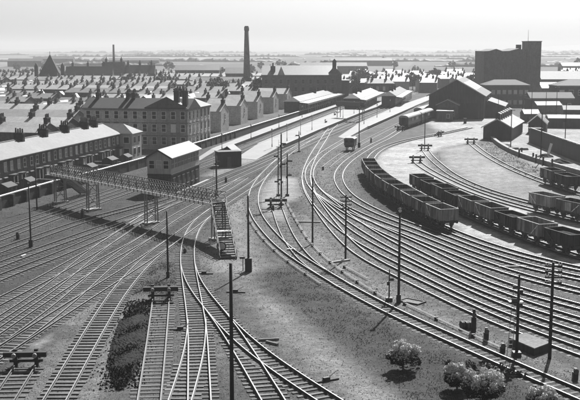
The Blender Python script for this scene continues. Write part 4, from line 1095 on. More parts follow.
# ------------------------------------------------------------------ wagons
def ring(m, x0, x1, y0, y1, z0, z1, th):
    m.box(x0, x1, y0, y0 + th, z0, z1); m.box(x0, x1, y1 - th, y1, z0, z1)
    m.box(x0, x0 + th, y0 + th, y1 - th, z0, z1); m.box(x1 - th, x1, y0 + th, y1 - th, z0, z1)
WHEEL = None
def wagon_proto(name, label, bodym, h=1.35, load=0.0, steel=True, L=5.0):
    global WHEEL
    t = thing(name, label, 'wagon', (0, 0, 0)); Wd = 2.45; z0 = 1.12; z1 = z0 + h
    m = MB(); ring(m, -L/2, L/2, -Wd/2, Wd/2, z0, z1, .07); m.box(-L/2 + .07, L/2 - .07, -Wd/2 + .07, Wd/2 - .07, z0, z0 + .06)
    ring(m, -L/2 - .05, L/2 + .05, -Wd/2 - .05, Wd/2 + .05, z1 - .02, z1 + .07, .12)
    body = m.build('body', M[bodym], t)
    xs = [-2.35, -1.55, -.72, .72, 1.55, 2.35] if steel else [-2.4, -1.3, -.65, .65, 1.3, 2.4]
    for s in (-1, 1):
        m = MB()
        for x in xs: m.box(x * L/5 - .05, x * L/5 + .05, s * Wd/2 - (.0 if s > 0 else .09), s * Wd/2 + (.09 if s > 0 else .0), z0 - .1, z1 - .03)
        if not steel:
            for k in range(1, 6): m.box(-L/2, L/2, s * Wd/2 - (.0 if s > 0 else .012), s * Wd/2 + (.012 if s > 0 else .0), z0 + k * h/6, z0 + k * h/6 + .02)
        stuff(m.build('side_ribs', M[bodym], body))
        m = MB(); ya, yb = (Wd/2 + .002, Wd/2 + .05) if s > 0 else (-Wd/2 - .05, -Wd/2 - .002)
        m.box(-.62, .62, ya, yb, z0 + .08, z1 - .1); m.build('side_door', M['wag_mid' if bodym == 'wag_light' else 'wag_light' if bodym == 'wag_mid' else bodym], body)
        m = MB(); m.bar((-2.2, s * (Wd/2 + .06), z1 - .15), (-.8, s * (Wd/2 + .06), z0 + .1), .05, .09); m.build('brace', M['white' if steel else 'iron_dark'], body)
        m = MB()
        for y_ in (-.8, .0, .8): m.box(s * L/2 - (.0 if s > 0 else .1), s * L/2 + (.1 if s > 0 else .0), y_ - .06, y_ + .06, z0 - .05, z1 - .03)
        stuff(m.build('end_ribs', M[bodym], body))
    m = MB()
    for y_ in (-.92, .92): m.box(-2.5, 2.5, y_ - .06, y_ + .06, .82, 1.11)
    for x in (-2.5, 2.5): m.box(x - .08, x + .08, -1.15, 1.15, .80, 1.10)
    for x in (-1.4, 1.4):
        for y_ in (-1.0, 1.0): m.prism([(x - .42, .82), (x + .42, .82), (x + .12, .30), (x - .12, .30)], 'y', y_ - .03, y_ + .03)
        m.cyl((x, -.8, .46), (x, .8, .46), .07, n=6)
    m.bar((-.9, -1.08, .6), (2.0, -1.08, .62), .05, .09)
    m.build('underframe', M['black'], t)
    for x in (-1.4, 1.4):
        for y_ in (-.75, .75):
            if WHEEL is None:
                w_ = MB(); w_.cyl((0, -.06, 0), (0, .06, 0), .46, n=14); w_.cyl((0, -.09, 0), (0, .09, 0), .12, n=8)
                WHEEL = w_.mesh('wheel', M['iron_dark'])
            link('wheel', WHEEL, t, (x, y_, .46))
    for x in (-1, 1):
        for y_ in (-.87, .87):
            m = MB(); m.cyl((x * 2.58, y_, .97), (x * 2.95, y_, .97), .08, n=8).cyl((x * 2.95, y_, .97), (x * 3.0, y_, .97), .19, n=10); m.build('buffer', M['black'], t)
    if load:
        g = 9; m = MB(); r2 = random.Random(int(load * 100)); vs = []
        for i in range(2 * g + 1):
            for j in range(g + 1):
                u = i / (2 * g) * 2 - 1; v = j / g * 2 - 1
                vs.append((u * (L/2 - .08), v * (Wd/2 - .08), z0 + load + .35 * (1 - u * u) * (1 - v * v) + r2.uniform(-.09, .09)))
        fs = [(i * (g + 1) + j, (i + 1) * (g + 1) + j, (i + 1) * (g + 1) + j + 1, i * (g + 1) + j + 1) for i in range(2 * g) for j in range(g)]
        m.add(vs, fs); m.build('coal_load', M['coal'], t)
    return t
protos = [wagon_proto('coal_wagon', 'x', 'wag_light', 1.42, .35, True), wagon_proto('coal_wagon', 'x', 'wag_mid', 1.35, .55, True),
          wagon_proto('coal_wagon', 'x', 'wag_dark', 1.25, .75, False), wagon_proto('coal_wagon', 'x', 'wag_mid', 1.42, .5, False)]
used = set()
def place_wagon(k, key, s_from, label, group):
    """on the named track at distance s_from metres from its end"""
    r, d = TRACKS[key]
    s = np.concatenate([[0], np.cumsum(np.hypot(*np.diff(r, axis=0).T))])
    x = np.interp(s_from, s, r[:, 0]); y_ = np.interp(s_from, s, r[:, 1])
    x2 = np.interp(s_from + 1, s, r[:, 0]); y2 = np.interp(s_from + 1, s, r[:, 1])
    if k in used: o = copy_tree(protos[k])
    else: used.add(k); o = protos[k]
    o.location = (x, y_, .20 + .03); o.rotation_euler[2] = math.atan2(y2 - y_, x2 - x) + (math.pi if rnd.random() < .4 else 0)
    tag(o, label, 'wagon', group)
def arc_at(key, px, py):
    r, d = TRACKS[key]; q = P(px, py); i = int(np.argmin(np.hypot(r[:, 0] - q.x, r[:, 1] - q.y)))
    return float(np.sum(np.hypot(*np.diff(r[:i + 1], axis=0).T)))
ORDN = ['last', 'second', 'third', 'fourth', 'fifth', 'sixth', 'seventh', 'eighth', 'ninth', 'tenth']
s0 = arc_at('T7', 440, 227.5)
KINDS1 = [0, 3, 0, 3, 1, 0, 3, 0, 3, 1]
for i in range(10):
    lab = 'coal wagon at the near end of the long curved rake' if i == 0 else ('coal wagon at the far end of the long curved rake' if i == 9 else ORDN[i] + ' coal wagon of the long curved rake, counted from its near end')
    place_wagon(KINDS1[i], 'T7', s0 - i * 6.12, lab, 'wagons of the long curved rake')
s0 = arc_at('UU', 421, 193.5)
KINDS2 = [3, 2, 3, 2, 0, 0, 2, 0, 2, 1, 0]
LAB2 = ['coal wagon at the far end of the second rake on the roadway', 'second wagon of the second rake, counted from its far end', 'third wagon of the second rake, counted from its far end', 'dark loaded wagon before the two pale ones in the second rake',
        'first of two neighbouring pale wagons in the second rake', 'pale wagon just before the low dark wagon in the second rake', 'low dark wagon between pale ones in the second rake', 'pale wagon with braced side right of the low dark wagon',
        'dark planked wagon running out of the picture in the second rake', 'wagon hidden past the picture edge in the second rake']
for i in range(9):
    place_wagon(KINDS2[i], 'UU', s0 + i * 6.12, LAB2[i], 'wagons of the second rake')
s0 = arc_at('V2', 549, 214.6)
for i, (k, lab) in enumerate([(0, 'pale wagon standing at the head of the pair on the inner siding'), (1, 'wagon coupled behind the pale one on the inner siding')]):
    place_wagon(k, 'V2', s0 + i * 6.12, lab, 'wagons on the inner siding')
s0 = arc_at('WW', 552, 186)
for i, (k, lab) in enumerate([(3, 'grey wagon heading the short rake below the retaining wall'), (2, 'dark wagon in the short rake below the retaining wall')]):
    place_wagon(k, 'WW', s0 + i * 6.12, lab, 'wagons below the retaining wall')
# brake van alone on the spur
r_, d_ = TRACKS['spur']
q = P(350.5, 150.4); i_ = int(np.argmin(np.hypot(r_[:, 0] - q.x, r_[:, 1] - q.y)))
t = thing('brake_van', 'small dark van standing alone near the throat of the station', 'van', (r_[i_, 0], r_[i_, 1], .2), math.atan2(d_[i_, 1], d_[i_, 0]))
m = MB(); m.box(-1.9, 1.9, -1.15, 1.15, 1.1, 2.6); m.build('body', M['timber_mid'], t)
m = MB(); m.prism([(-1.25, 2.6), (1.25, 2.6), (.8, 2.85), (-.8, 2.85)], 'x', -2.0, 2.0); m.build('roof', M['iron'], t)
m = MB(); m.box(-2.1, 2.1, -.95, .95, .75, 1.09); m.build('underframe', M['black'], t)
for x in (-1.1, 1.1):
    for y_ in (-.75, .75): link('wheel', WHEEL, t, (x, y_, .46))
for s in (-1, 1): MB().box(-.35, .35, s * 1.15 - .03, s * 1.15 + .03, 1.2, 2.3).build('door', M['timber'], t)
for y_ in (-.55, .55): MB().box(1.88, 1.93, y_ - .3, y_ + .3, 1.75, 2.25).build('window', M['glass'], t)

# ------------------------------------------------------------------ coaches
def coach(label, a, ang, L, h=3.6):
    t = thing('railway_coach', label, 'coach', a, ang, 'coaches parked beside the goods shed'); Wd = 2.75
    m = MB(); m.box(0, L, -Wd/2, Wd/2, 1.05, 3.0); bo = m.build('body', M['coach'], t)
    pts = [(Wd/2 * math.cos(u), 3.0 + .75 * math.sin(u)) for u in [math.pi * i / 10 for i in range(11)]]
    m = MB(); m.prism([(p * 1.03, z + .01) for p, z in pts], 'x', -.08, L + .08); m.build('roof', M['coach_roof'], t)
    for i in range(int(L / 1.7)):
        x = 1.1 + i * 1.7
        for s in (-1, 1):
            m = MB(); m.box(x - .5, x + .5, s * Wd/2 - .02, s * Wd/2 + .03, 1.9, 2.75); m.build('window', M['curtain' if rnd.random() < .4 else 'glass'], bo)
    m = MB(); m.box(.6, L - .6, -1.1, 1.1, .6, 1.04); m.build('underframe', M['black'], t)
    for x in (2.6, L - 2.6):
        m = MB(); m.box(x - 1.7, x + 1.7, -1.15, 1.15, .35, .75); bg_ = m.build('bogie', M['black'], t)
        for xx in (x - 1.2, x + 1.2):
            for y_ in (-.75, .75): link('wheel', WHEEL, bg_, (xx, y_, .46))
    m = MB(); m.box(-.3, -.0, -.45, .45, 1.2, 3.1); m.build('corridor_end', M['black'], t)
    for y_ in (-.87, .87):
        for x0, x1 in ((-.55, 0), (L, L + .55)):
            m = MB(); m.cyl((x0, y_, 1.0), (x1, y_, 1.0), .1, n=8); m.build('buffer', M['black'], t)
    return t
ca = P(403.5, 129.2); cang = math.atan2(.955, .33)
cd = Vector((math.cos(cang), math.sin(cang), 0))
coach('dark passenger coach with pale roof, its blank end facing the yard', (ca.x, ca.y, .2), cang, 18)
c2 = ca + cd * 19.2; coach('second dark coach coupled behind, partly hidden by the goods shed', (c2.x, c2.y, .2), cang, 18)
c3 = ca + cd * 40 + Vector((-4.2, 0, 0)); coach('distant coach with pale roof standing at the far platform', (c3.x, c3.y, .2), cang, 18)

# ------------------------------------------------------------------ posts, poles and signals
def height(px, py, ytop):
    q = P(px, py); return (py - ytop) / 1000 * q.y * 1.02
def pole(label, px, py, ytop, r=.14, name='telegraph_pole', cat='pole', arms=0, arm_w=1.5, base=0.0, group=None, ang=0.0, cap=None, top=None):
    q = P(px, py); h = height(px, py, ytop)
    t = thing(name, label, cat, q, ang, group)
    MB().cyl((0, 0, -.2), (0, 0, h), r, r * .72, 10).build('post', M['pole'], t, True)
    for i in range(arms):
        z = h - .25 - i * .42
        a = MB().box(-arm_w/2, arm_w/2, -r - .09, -r + .01, z - .06, z + .06).build('cross_arm', M['pole'], t)
        m = MB()
        for x in (-.46, -.3, .3, .46): m.cyl((x * arm_w, -r - .04, z + .06), (x * arm_w, -r - .04, z + .24), .05, .035, 6)
        stuff(m.build('insulators', M['white'], a))
    if base: MB().box(-base, base, -base * .8, base * .8, -.1, base * 4).build('base_box', M['black'], t)
    if cap == 'lamp':
        MB().cyl((0, -.02, h + .2), (0, .12, h + .2), .24, n=16).build('lamp_ring', M['black'], t)
        MB().cyl((0, -.06, h + .2), (0, -.021, h + .2), .16, n=16).build('lamp_glass', M['curtain'], t)
    return t, h
pole('tall thick black pole rising from the bottom edge between the tracks', 232, 402, 257, .15)
t, h = pole('black pole with box at its foot on the pale ground by the stair', 248.5, 271.5, 194.5, .13, base=.36)
pole('black post in front of the middle of the footbridge tracks', 168, 277.5, 210, .11, base=.16)
pole('lamp post with dark foot among the tracks on the far side of the yard', 31, 247, 184, .10, 'lamp_post', 'lamp post', base=.22, cap='lamp')
pole('black pole at the garden wall in front of the terrace', 37, 210, 163, .11)
pole('plain black pole left of the telegraph pole, beside the fan of tracks', 312.5, 243.5, 177, .12)
pole('telegraph pole with four short cross arms at the throat of the fan', 345.5, 259.5, 194, .12, arms=4, arm_w=1.25)
pole('tall lamp post with round lamp in front of the wagon rake', 398.5, 303, 211, .13, 'lamp_post', 'lamp post', base=.2, cap='lamp')
pole('tall telegraph pole with cross arms beside the flat hatch', 549.5, 358.5, 258.5, .14, arms=4, arm_w=1.25)
pole('thin dark pole by the pale third platform, behind the brake van', 359, 147.5, 109, .13, arms=1, base=.3)
pole('tall thin post behind the buffer stops on the pale roadway', 424.5, 149.5, 113, .11)
pole('lone post on the roadway in front of the goods shed', 465, 123.5, 104, .12, base=.4)
pole('black pole in front of the yard shed', 510.5, 150.5, 110, .12, arms=1)
pole('tall black pole at the corner of the board fence', 540.5, 162, 113, .14)
pole('thin pole behind the board fence near the picture edge', 564.5, 154, 103, .11)
pole('thin pole near the goods yard gate before the warehouse', 531, 124, 92, .12)
pole('thin pole right of the warehouse tower', 556, 120, 88, .12, arms=1)
pole('short pole between yard shed and warehouse', 522, 120, 96, .12, arms=1, arm_w=2.2)
pole('slender mast right of the warehouse, before the works', 545.5, 118, 92, .11)
pole('short pole at the goods shed corner facing the roadway', 498, 118, 94, .1)
def signal(label, px, py, ytop, arms, ladder=True, group=None, r=.13, ang=0.0, lean=0):
    q = P(px, py); h = height(px, py, ytop)
    t = thing('signal_post', label, 'railway signal', q, ang, group)
    MB().cyl((0, 0, -.2), (0, 0, h), r, r * .8, 8).build('post', M['pole'], t, True)
    MB().cyl((0, 0, h), (0, 0, h + .45), r * .9, .03, 8).build('finial', M['black'], t)
    for i, (z, s, L) in enumerate(arms):
        a = MB().bar((s * .05, -r - .06, h - z), (s * L, -r - .06, h - z), .06, .26).build('arm', M['iron_dark'], t)
        MB().box(-s * .1 - .13, -s * .1 + .13, -r - .3, -r - .02, h - z - .5, h - z - .16).build('lamp', M['black'], t)
    if ladder:
        m = MB()
        for x in (-.17, .17): m.bar((x - .55, .02, 0), (x - .2, .02, h - .6), .04)
        for i in range(int((h - .8) / .35)):
            f = i * .35 / (h - .6); x = -.55 + f * .35; m.bar((x - .17, .02, i * .35 + .2), (x + .17, .02, i * .35 + .2), .03)
        m.build('ladder', M['iron'], t)
        MB().box(-.75, .35, -.3, .3, h - 1.7, h - 1.62).build('platform', M['black'], t)
    MB().box(-.3, .3, -.3, .3, -.1, .35).build('base', M['black'], t)
    return t
signal('signal post with ladder standing on the flat hatch near the curved line', 516.5, 356, 277, [(.5, -1, .5), (1.5, -1, .55)])
signal('tallest signal of the cluster inside the curve of the main line', 281.3, 205, 136, [(1.2, 1, .7), (4.2, 1, .6), (6.5, -1, .6)], True, 'signal cluster inside the curve')
signal('thinner signal directly beside the tallest one in the cluster', 278.3, 196, 150, [(1.0, -1, .7), (5.0, -1, .6)], False, 'signal cluster inside the curve', .1)
signal('shorter signal post on the right of the signal cluster', 287.3, 196, 156, [(.8, 1, .8), (3.0, 1, .7)], True, 'signal cluster inside the curve', .12)
signal('tall signal post standing behind the footbridge stair head', 216.7, 196, 155.5, [(1.0, 1, .6)], True)
signal('signal post among the cinders right of the telegraph pole row', 389, 301, 273, [(.5, 1, .4)], False, None, .07)
signal('dark signal post by the far platform ramp near the tracks', 299, 152, 133, [(.6, -1, .8)], False, None, .12)
# small sign post near the pole
t = thing('notice_post', 'small black notice post beside the pole with the box', 'sign', P(243, 270.5))
MB().cyl((0, 0, -.1), (0, 0, 1.3), .05, n=6).build('post', M['black'], t); MB().box(-.35, .35, -.04, .04, 1.25, 1.45).build('board', M['black'], t)

# flat hatch beside the curved line
h1 = [P(a, b) for a, b in [(509, 345), (525, 340.5), (549.5, 350), (534, 356)]]
o = h1[0]
t = thing('flat_hatch', 'low black platform with pale flat top beside the curved line', 'hatch', o)
lc = [(q.x - o.x, q.y - o.y) for q in h1]
MB().prism(lc, 'z', 0, .55).build('base', M['timber'], t)
m = MB(); cx = sum(a for a, b in lc) / 4; cy = sum(b for a, b in lc) / 4
MB().prism([(cx + (a - cx) * 1.04, cy + (b - cy) * 1.04) for a, b in lc], 'z', .553, .63).build('top', M['stone_mid'], t)
# small square frame on the cinders
t = thing('ground_frame', 'flat pale board frame lying on the strip beside the lamp post', 'frame', P(412, 302), math.atan2(-1, 1.2))
ring_ = MB(); ring(ring_, -1.1, 1.1, -.7, .7, 0, .14, .16); ring_.build('frame', M['timber'], t); MB().box(-.93, .93, -.53, .53, 0, .06).build('board', M['stone_mid'], t)
# drums and ground disc signal
for i, (px, py, lab) in enumerate([(464.5,328.5,'dark drum lying beside the ground signal by the curved line'), (468.8,328.8,'second dark drum lying beside the ground signal by the curved line')]):
    t = thing('oil_drum', lab, 'drum', P(px, py), .3); MB().cyl((-.3, 0, .32), (.3, 0, .32), .32, n=14).build('barrel', M['timber_mid'], t)
    for x in (-.3, 0, .3): MB().cyl((x - .03, 0, .32), (x + .03, 0, .32), .345, n=14).build('hoop', M['black'], t)
def ground_signal(label, px, py, h=.9):
    t = thing('ground_signal', label, 'railway signal', P(px, py), 0, 'small ground signals among the tracks')
    MB().box(-.18, .18, -.18, .18, -.05, h * .65).build('case', M['black'], t); MB().cyl((0, -.22, h * .75), (0, -.18, h * .75), .2, n=12).build('disc', M['iron_dark'], t)
    MB().box(-.1, .1, -.1, .1, h * .65, h).build('lamp', M['black'], t)
ground_signal('black ground signal next to the drums by the curved line', 473.5, 331.5, 1.9)
ground_signal('short ground signal a little past the drums by the curved line', 486, 341, 1.1)
ground_signal('ground signal beside the flat hatch by the curved line', 502.5, 352, .7)
ground_signal('ground signal past the flat hatch near the bottom corner', 575, 379, .8)
ground_signal('small ground signal beside the lamp post foot among the tracks', 18, 239, .9)
ground_signal('black ground signal standing between the middle bridge trestles', 82.5, 218, 1.3)
ground_signal('ground signal by the switch of the footbridge curve', 185, 253, .5)
ground_signal('ground signal in front of the signal box step', 226, 182.5, 1.0)
ground_signal('ground signal below the signal cluster', 273, 211, .9)
ground_signal('ground signal between the throat tracks left of the brake van', 323, 170, .7)
ground_signal('ground signal beside the brake van', 371, 142.5, 1.2)
def lever(label, px, py, ang):
    t = thing('point_lever', label, 'point lever', P(px, py), ang, 'hand point levers beside switches')
    MB().box(-.9, .9, -.15, .15, -.02, .12).build('bed', M['timber'], t); MB().box(-.3, .2, -.12, .12, .12, .3).build('box', M['black'], t)
    MB().bar((0, 0, .2), (.75, 0, .62), .05).build('handle', M['iron'], t)
lever('hand point lever behind the tall near pole at the turnout', 236, 292.5, -.1)
lever('hand point lever at the pole side of the footbridge curve', 204.5, 274, .0)
lever('pale hand point lever left of the straight turnout', 181, 330, .0)
lever('hand point lever at the very bottom by the dirt path', 327, 381, .5)
# loose timbers
def baulk(label, px, py, L, ang, m='stone_mid', w=.3):
    o = MB().box(-L/2, L/2, -w/2, w/2, 0, .18).build('timber_baulk', M[m]); o.location = P(px, py); o.rotation_euler[2] = ang
    tag(o, label, 'timber')
baulk('pale timber lying near the plain pole on the cinders', 308, 222.5, 3.4, -.1, 'stone')
baulk('pale timber lying by the foot of the telegraph pole', 340, 262, 2.6, .6, 'stone')
baulk('pale plank lying between the fan tracks', 513, 267.5, 3.0, .1, 'stone')
baulk('weathered plank on the dirt path near the turnout', 269, 340.5, 1.6, .2, 'stone_mid', .2)
baulk('short pale plank near the bend of the dirt path', 272, 344, 1.2, -.7, 'stone_mid', .2)
baulk('pale beam lying behind the signal post on the cinders', 291, 250, .9, .1, 'white')
baulk('white board lying beside the footbridge trestle tracks', 23.5, 256.5, .9, 1.3, 'white', .2)
# point rodding beside the curved line
def rodding(label, px, posts):
    pts = [P(a, b) for a, b in px]; sp_ = spline(pts, 1.5); o = pts[0]
    t = thing('point_rodding', label, 'point rodding', o)
    for off in (0, .16):
        m = MB()
        for a, b in zip(sp_[:-1], sp_[1:]): m.bar((a[0] - o.x + off, a[1] - o.y, .2), (b[0] - o.x + off, b[1] - o.y, .2), .05)
        m.build('rod', M['iron'], t)
    ST = MB().box(-.1, .2, -.09, .09, -.02, .3).mesh('roller_stool', M['black'])
    for q in sp_[::posts]: link('roller_stool', ST, t, (q[0] - o.x, q[1] - o.y, 0))
rodding('point rodding on stools from the signal cluster along the curved line', [(284,199),(288,208),(293,217),(299,228),(307,241),(316,252),(327,262),(338,271),(352,281),(370,292),(388,302)], 3)
rodding('point rodding on stools beside the curved line toward the drums', [(404,305),(415,312),(430,318.5),(446,326),(462,333),(480,341),(500,350)], 3)
rodding('raised signal wire beam between telegraph pole and lamp post', [(344,268),(350,272.5),(358,277),(367,280.5)], 4)
rodding('cable run on the near side of the curved line', [(247,216),(250,224),(258,235.5),(268,246.5),(280,258),(293,267.5),(307,277),(320,285.5)], 4)
# ------------------------------------------------------------------ coal heap, bushes, trees, grass
def heap(label, px, wd, hh, mt, seed):
    pts = [P(a, b) for a, b in px]; sp_ = spline(pts, .16); d_, n_ = normals(sp_); o = pts[0]
    r2 = random.Random(seed); m = MB(); K = 26; vs = []; n = len(sp_)
    for i, (q, nn_) in enumerate(zip(sp_, n_)):
        f = i / (n - 1); env = min(1, 3.2 * min(f, 1 - f) + .08) ** .7
        for k in range(K + 1):
            u = k / K * 2 - 1
            z = hh * env * (1 - abs(u) ** 1.7) * (1 + .35 * math.sin(i * .18 + 2 * u)) + (r2.uniform(-.03, .05) if abs(u) < .97 else -.05)
            x = wd * env * u + r2.uniform(-.05, .05)
            vs.append((q[0] - o.x + nn_[0] * x + r2.uniform(-.04, .04), q[1] - o.y + nn_[1] * x + r2.uniform(-.04, .04), max(z, -.05)))
    fs = [(i * (K + 1) + k, (i + 1) * (K + 1) + k, (i + 1) * (K + 1) + k + 1, i * (K + 1) + k + 1) for i in range(n - 1) for k in range(K)]
    m.add(vs, fs)
    for k in range(2200):
        i = r2.randrange(n); x = r2.gauss(0, wd * .62); s_ = r2.uniform(.04, .13); q = sp_[i]; nn_ = n_[i]
        c = (q[0] - o.x + nn_[0] * x, q[1] - o.y + nn_[1] * x); zz = max(0, hh * (1 - min(1, abs(x) / wd) ** 1.7) * .8); b = len(m.v)
        for a in (0, 2.1, 4.2): m.v.append((c[0] + s_ * math.cos(a + k), c[1] + s_ * math.sin(a + k), zz - .03))
        m.v.append((c[0], c[1], zz + s_)); m.f += [(b, b + 1, b + 3), (b + 1, b + 2, b + 3), (b + 2, b, b + 3)]
    ob = m.build('coal_heap', mt); ob.location = o
    tag(ob, label, 'coal heap'); return ob
heap('long black heap of coal beside the dead end track', [(142,302),(136,318),(130,338),(125,360),(119.5,390)], 1.4, .32, M['coal'], 3)

def leafy(name, seed, rx, ry, rz, z0, clumps, per, size, mt, top=None, frac=.5):
    """crown of many small leaf faces gathered in uneven clumps"""
    r2 = np.random.RandomState(seed); V = []; Fm = []; MI = []
    for c in range(clumps):
        u = r2.normal(size=3); u /= np.linalg.norm(u); rad = r2.uniform(.45, 1.0) ** .6
        cc = np.array([u[0] * rx, u[1] * ry, u[2] * rz]) * rad
        cs = r2.uniform(.20, .38) * min(rx, rz)
        n = int(per * r2.uniform(.6, 1.3))
        p = r2.normal(size=(n, 3)); p /= np.linalg.norm(p, axis=1)[:, None]; p *= (r2.uniform(.3, 1, n) ** .5)[:, None] * cs
        p += cc; p[:, 2] += z0
        p = p[p[:, 2] > .12]
        a = r2.normal(size=(len(p), 3)); a /= np.linalg.norm(a, axis=1)[:, None]
        b = np.cross(a, r2.normal(size=(len(p), 3))); b /= np.linalg.norm(b, axis=1)[:, None]
        s = size * r2.uniform(.6, 1.3, len(p))[:, None]
        base = len(V) * 0 + sum(len(x) for x in V)
        quad = np.stack([p - a * s, p + b * s * .55, p + a * s, p - b * s * .55], 1).reshape(-1, 3)
        V.append(quad); k = np.arange(len(p)) * 4 + base
        Fm.append(np.stack([k, k + 1, k + 2, k + 3], 1))
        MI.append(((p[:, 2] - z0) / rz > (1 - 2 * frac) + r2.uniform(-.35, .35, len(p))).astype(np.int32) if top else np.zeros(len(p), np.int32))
    V = np.concatenate(V); Fm = np.concatenate(Fm); MI = np.concatenate(MI)
    me = bpy.data.meshes.new(name); me.vertices.add(len(V)); me.vertices.foreach_set('co', V.ravel())
    me.loops.add(Fm.size); me.loops.foreach_set('vertex_index', Fm.ravel().astype(np.int32))
    me.polygons.add(len(Fm)); me.polygons.foreach_set('loop_start', np.arange(0, Fm.size, 4)); me.polygons.foreach_set('loop_total', np.full(len(Fm), 4))
    me.update(calc_edges=True); me.materials.append(mt)
    if top: me.materials.append(top)
    me.polygons.foreach_set('material_index', MI)
    return me
def trunk_mesh(h, r, seed, limbs=5):
    r2 = random.Random(seed); m = MB(); m.cyl((0, 0, -.2), (0, 0, h), r, r * .6, 8)
    for i in range(limbs):
        a = 6.28 * i / limbs + r2.uniform(-.4, .4); z = h * r2.uniform(.55, .95); L = h * r2.uniform(.5, .8)
        m.cyl((0, 0, z), (math.cos(a) * L * .6, math.sin(a) * L * .6, z + L * .8), r * .45, r * .12, 6)
    return m.mesh('trunk', M['bark'])
def bush(label, px, py, w, h, seed):
    t = thing('bush', label, 'bush', P(px, py))
    link('stem', trunk_mesh(h * .4, .08, seed, 6), t)
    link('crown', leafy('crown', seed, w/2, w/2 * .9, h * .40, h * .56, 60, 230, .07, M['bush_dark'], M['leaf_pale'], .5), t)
bush('round pale leafed bush standing alone on the grass below the lamp post', 403, 370, 2.2, 2.2, 11)
bush('pale leafed bush at the left of the pair near the bottom', 457, 390, 2.0, 1.9, 12)
bush('largest pale leafed bush, joined to its neighbour near the bottom', 483, 402, 2.9, 2.3, 13)
bush('pale bush cut off by the bottom edge under the hatch', 541, 410, 1.9, 1.6, 14)
t = thing('bush', 'low dark scrub growing beneath the lone pale bush', 'bush', P(412, 367))
link('crown', leafy('crown', 21, .8, .7, .35, .3, 12, 90, .08, M['leaf_dark']), t)
t = thing('bush', 'low dark bramble growing along the line behind the paired bushes', 'bush', P(487, 372), -.45)
link('crown', leafy('crown', 22, 3.4, .55, .6, .12, 110, 60, .08, M['leaf_dark']), t)
# grass tufts on the bank between path and curved line
def tufts(pxpoly, n, seed, name, h=.22):
    pts = [P(a, b) for a, b in pxpoly]; xs = [q.x for q in pts]; ys_ = [q.y for q in pts]
    r2 = np.random.RandomState(seed); X = r2.uniform(min(xs), max(xs), n * 3); Y = r2.uniform(min(ys_), max(ys_), n * 3)
    mk = poly_mask(X, Y, pxpoly, 1.0) > r2.uniform(0.2, 1, n * 3)
    from mathutils import noise as mn
    gx = np.array([mn.fractal((a * .55, b * .38, seed), .8, 2.0, 6) if q else -9 for a, b, q in zip(X, Y, mk)]); mk &= gx > r2.normal(.1, .34, len(gx))
    X, Y = X[mk][:n], Y[mk][:n]; V = []; Fc = []
    for x, y_ in zip(X, Y):
        hh = h * r2.uniform(.4, 1.3)
        for k in range(3):
            a = r2.uniform(0, 6.28); l = r2.uniform(.03, .14); wv = .025; b = len(V)
            dx, dy = math.cos(a), math.sin(a)
            V += [(x - dy * wv, y_ + dx * wv, 0), (x + dy * wv, y_ - dx * wv, 0), (x + dx * l, y_ + dy * l, hh)]
            Fc.append((b, b + 1, b + 2))
    m = MB(); m.v = V; m.f = Fc; o = link(name, m.mesh(name, M['grass'])); stuff(o); tag(o, 'short rough grass and weeds growing on the bank by the line', 'grass'); return o
tufts([(258,276),(292,264),(330,290),(370,312),(420,338),(480,365),(560,408),(560,430),(440,430),(395,388),(335,340),(295,308)], 13000, 5, 'grass', .085)
tufts([(320,226),(345,256),(400,291),(450,314),(520,346),(580,374),(580,386),(500,352),(440,327),(370,292),(320,264)], 4000, 6, 'weeds', .08)
tufts([(478,144),(492,142),(520,160),(580,186),(580,198),(530,180),(500,166)], 3500, 7, 'weeds', .2)
tufts([(128,290),(150,262),(178,262),(176,300),(150,300),(140,300)], 2500, 8, 'weeds', .09)

TREES = [(leafy('crown', 100 + k, 4.6 + .5 * k, 4.6, 3.9 + .4 * k, 6.0 + .3 * k, 40, 95, .42, M['leaf' if k % 2 else 'leaf_dark']), trunk_mesh(4.5, .35, 200 + k)) for k in range(4)]
def tree(label, x, y_, s, k, group=None, name='tree'):
    t = thing(name, label, 'tree', (x, y_, 0), rnd.uniform(0, 6.28), group); t.scale = (s, s, s * rnd.uniform(.85, 1.1))
    link('crown', TREES[k][0], t); link('trunk', TREES[k][1], t)
def tpx(px, Y): return (px - 290) / 1000 * Y
tree('dark round tree left of the tall chimney, before the mill', tpx(219, 430), 430, 1.0, 1)
tree('broad dark tree at the foot of the tall chimney', tpx(258, 425), 425, 1.1, 0)
tree('dark tree directly right of the chimney plinth', tpx(267, 440), 440, .9, 2)
tree('tree rising behind the hotel roof', tpx(163, 470), 470, .95, 3)
tree('tree between the hazy terraces and the chimney', tpx(130, 520), 520, .9, 1)
tree('tree beside the hazy church spire', tpx(103, 575), 575, .95, 0)
tree('tree beyond the platform buildings, right of the mill', tpx(352, 520), 520, .9, 2)
tree('tree beyond the island platform chimneys', tpx(366, 545), 545, .95, 3)
tree('tree above the roofs left of the goods shed', tpx(412, 560), 560, .9, 1)
tree('tree between the goods shed roof and the warehouse', tpx(470, 540), 540, .85, 0)
r3 = random.Random(31)
for i in range(54):
    Y = r3.uniform(560, 1150); px = r3.uniform(-10, 590)
    tree('hazy round tree among the far roofs and gardens', tpx(px, Y), Y, r3.uniform(.55, 1.0), r3.randrange(4), 'hazy trees among the far roofs')
# houses beyond the station
for i in range(46):
    Y = 520 + 16 * (i % 16) + r3.uniform(-4, 4); px = 330 + (i * 61.8) % 150
    if i >= 34: px = 545 + (i * 17) % 50; Y = 560 + (i - 34) * 22
    L = r3.choice([9, 14, 20])
    terrace((tpx(px, Y), Y, 0), L, 'small hazy house with pale roof in the suburb beyond the station', 'hazy houses beyond the station', 'slate_town', 5.2, 7.0, 8, False, r3.uniform(-.25, .35), True, r3.choice(['brick', 'render_pale']))
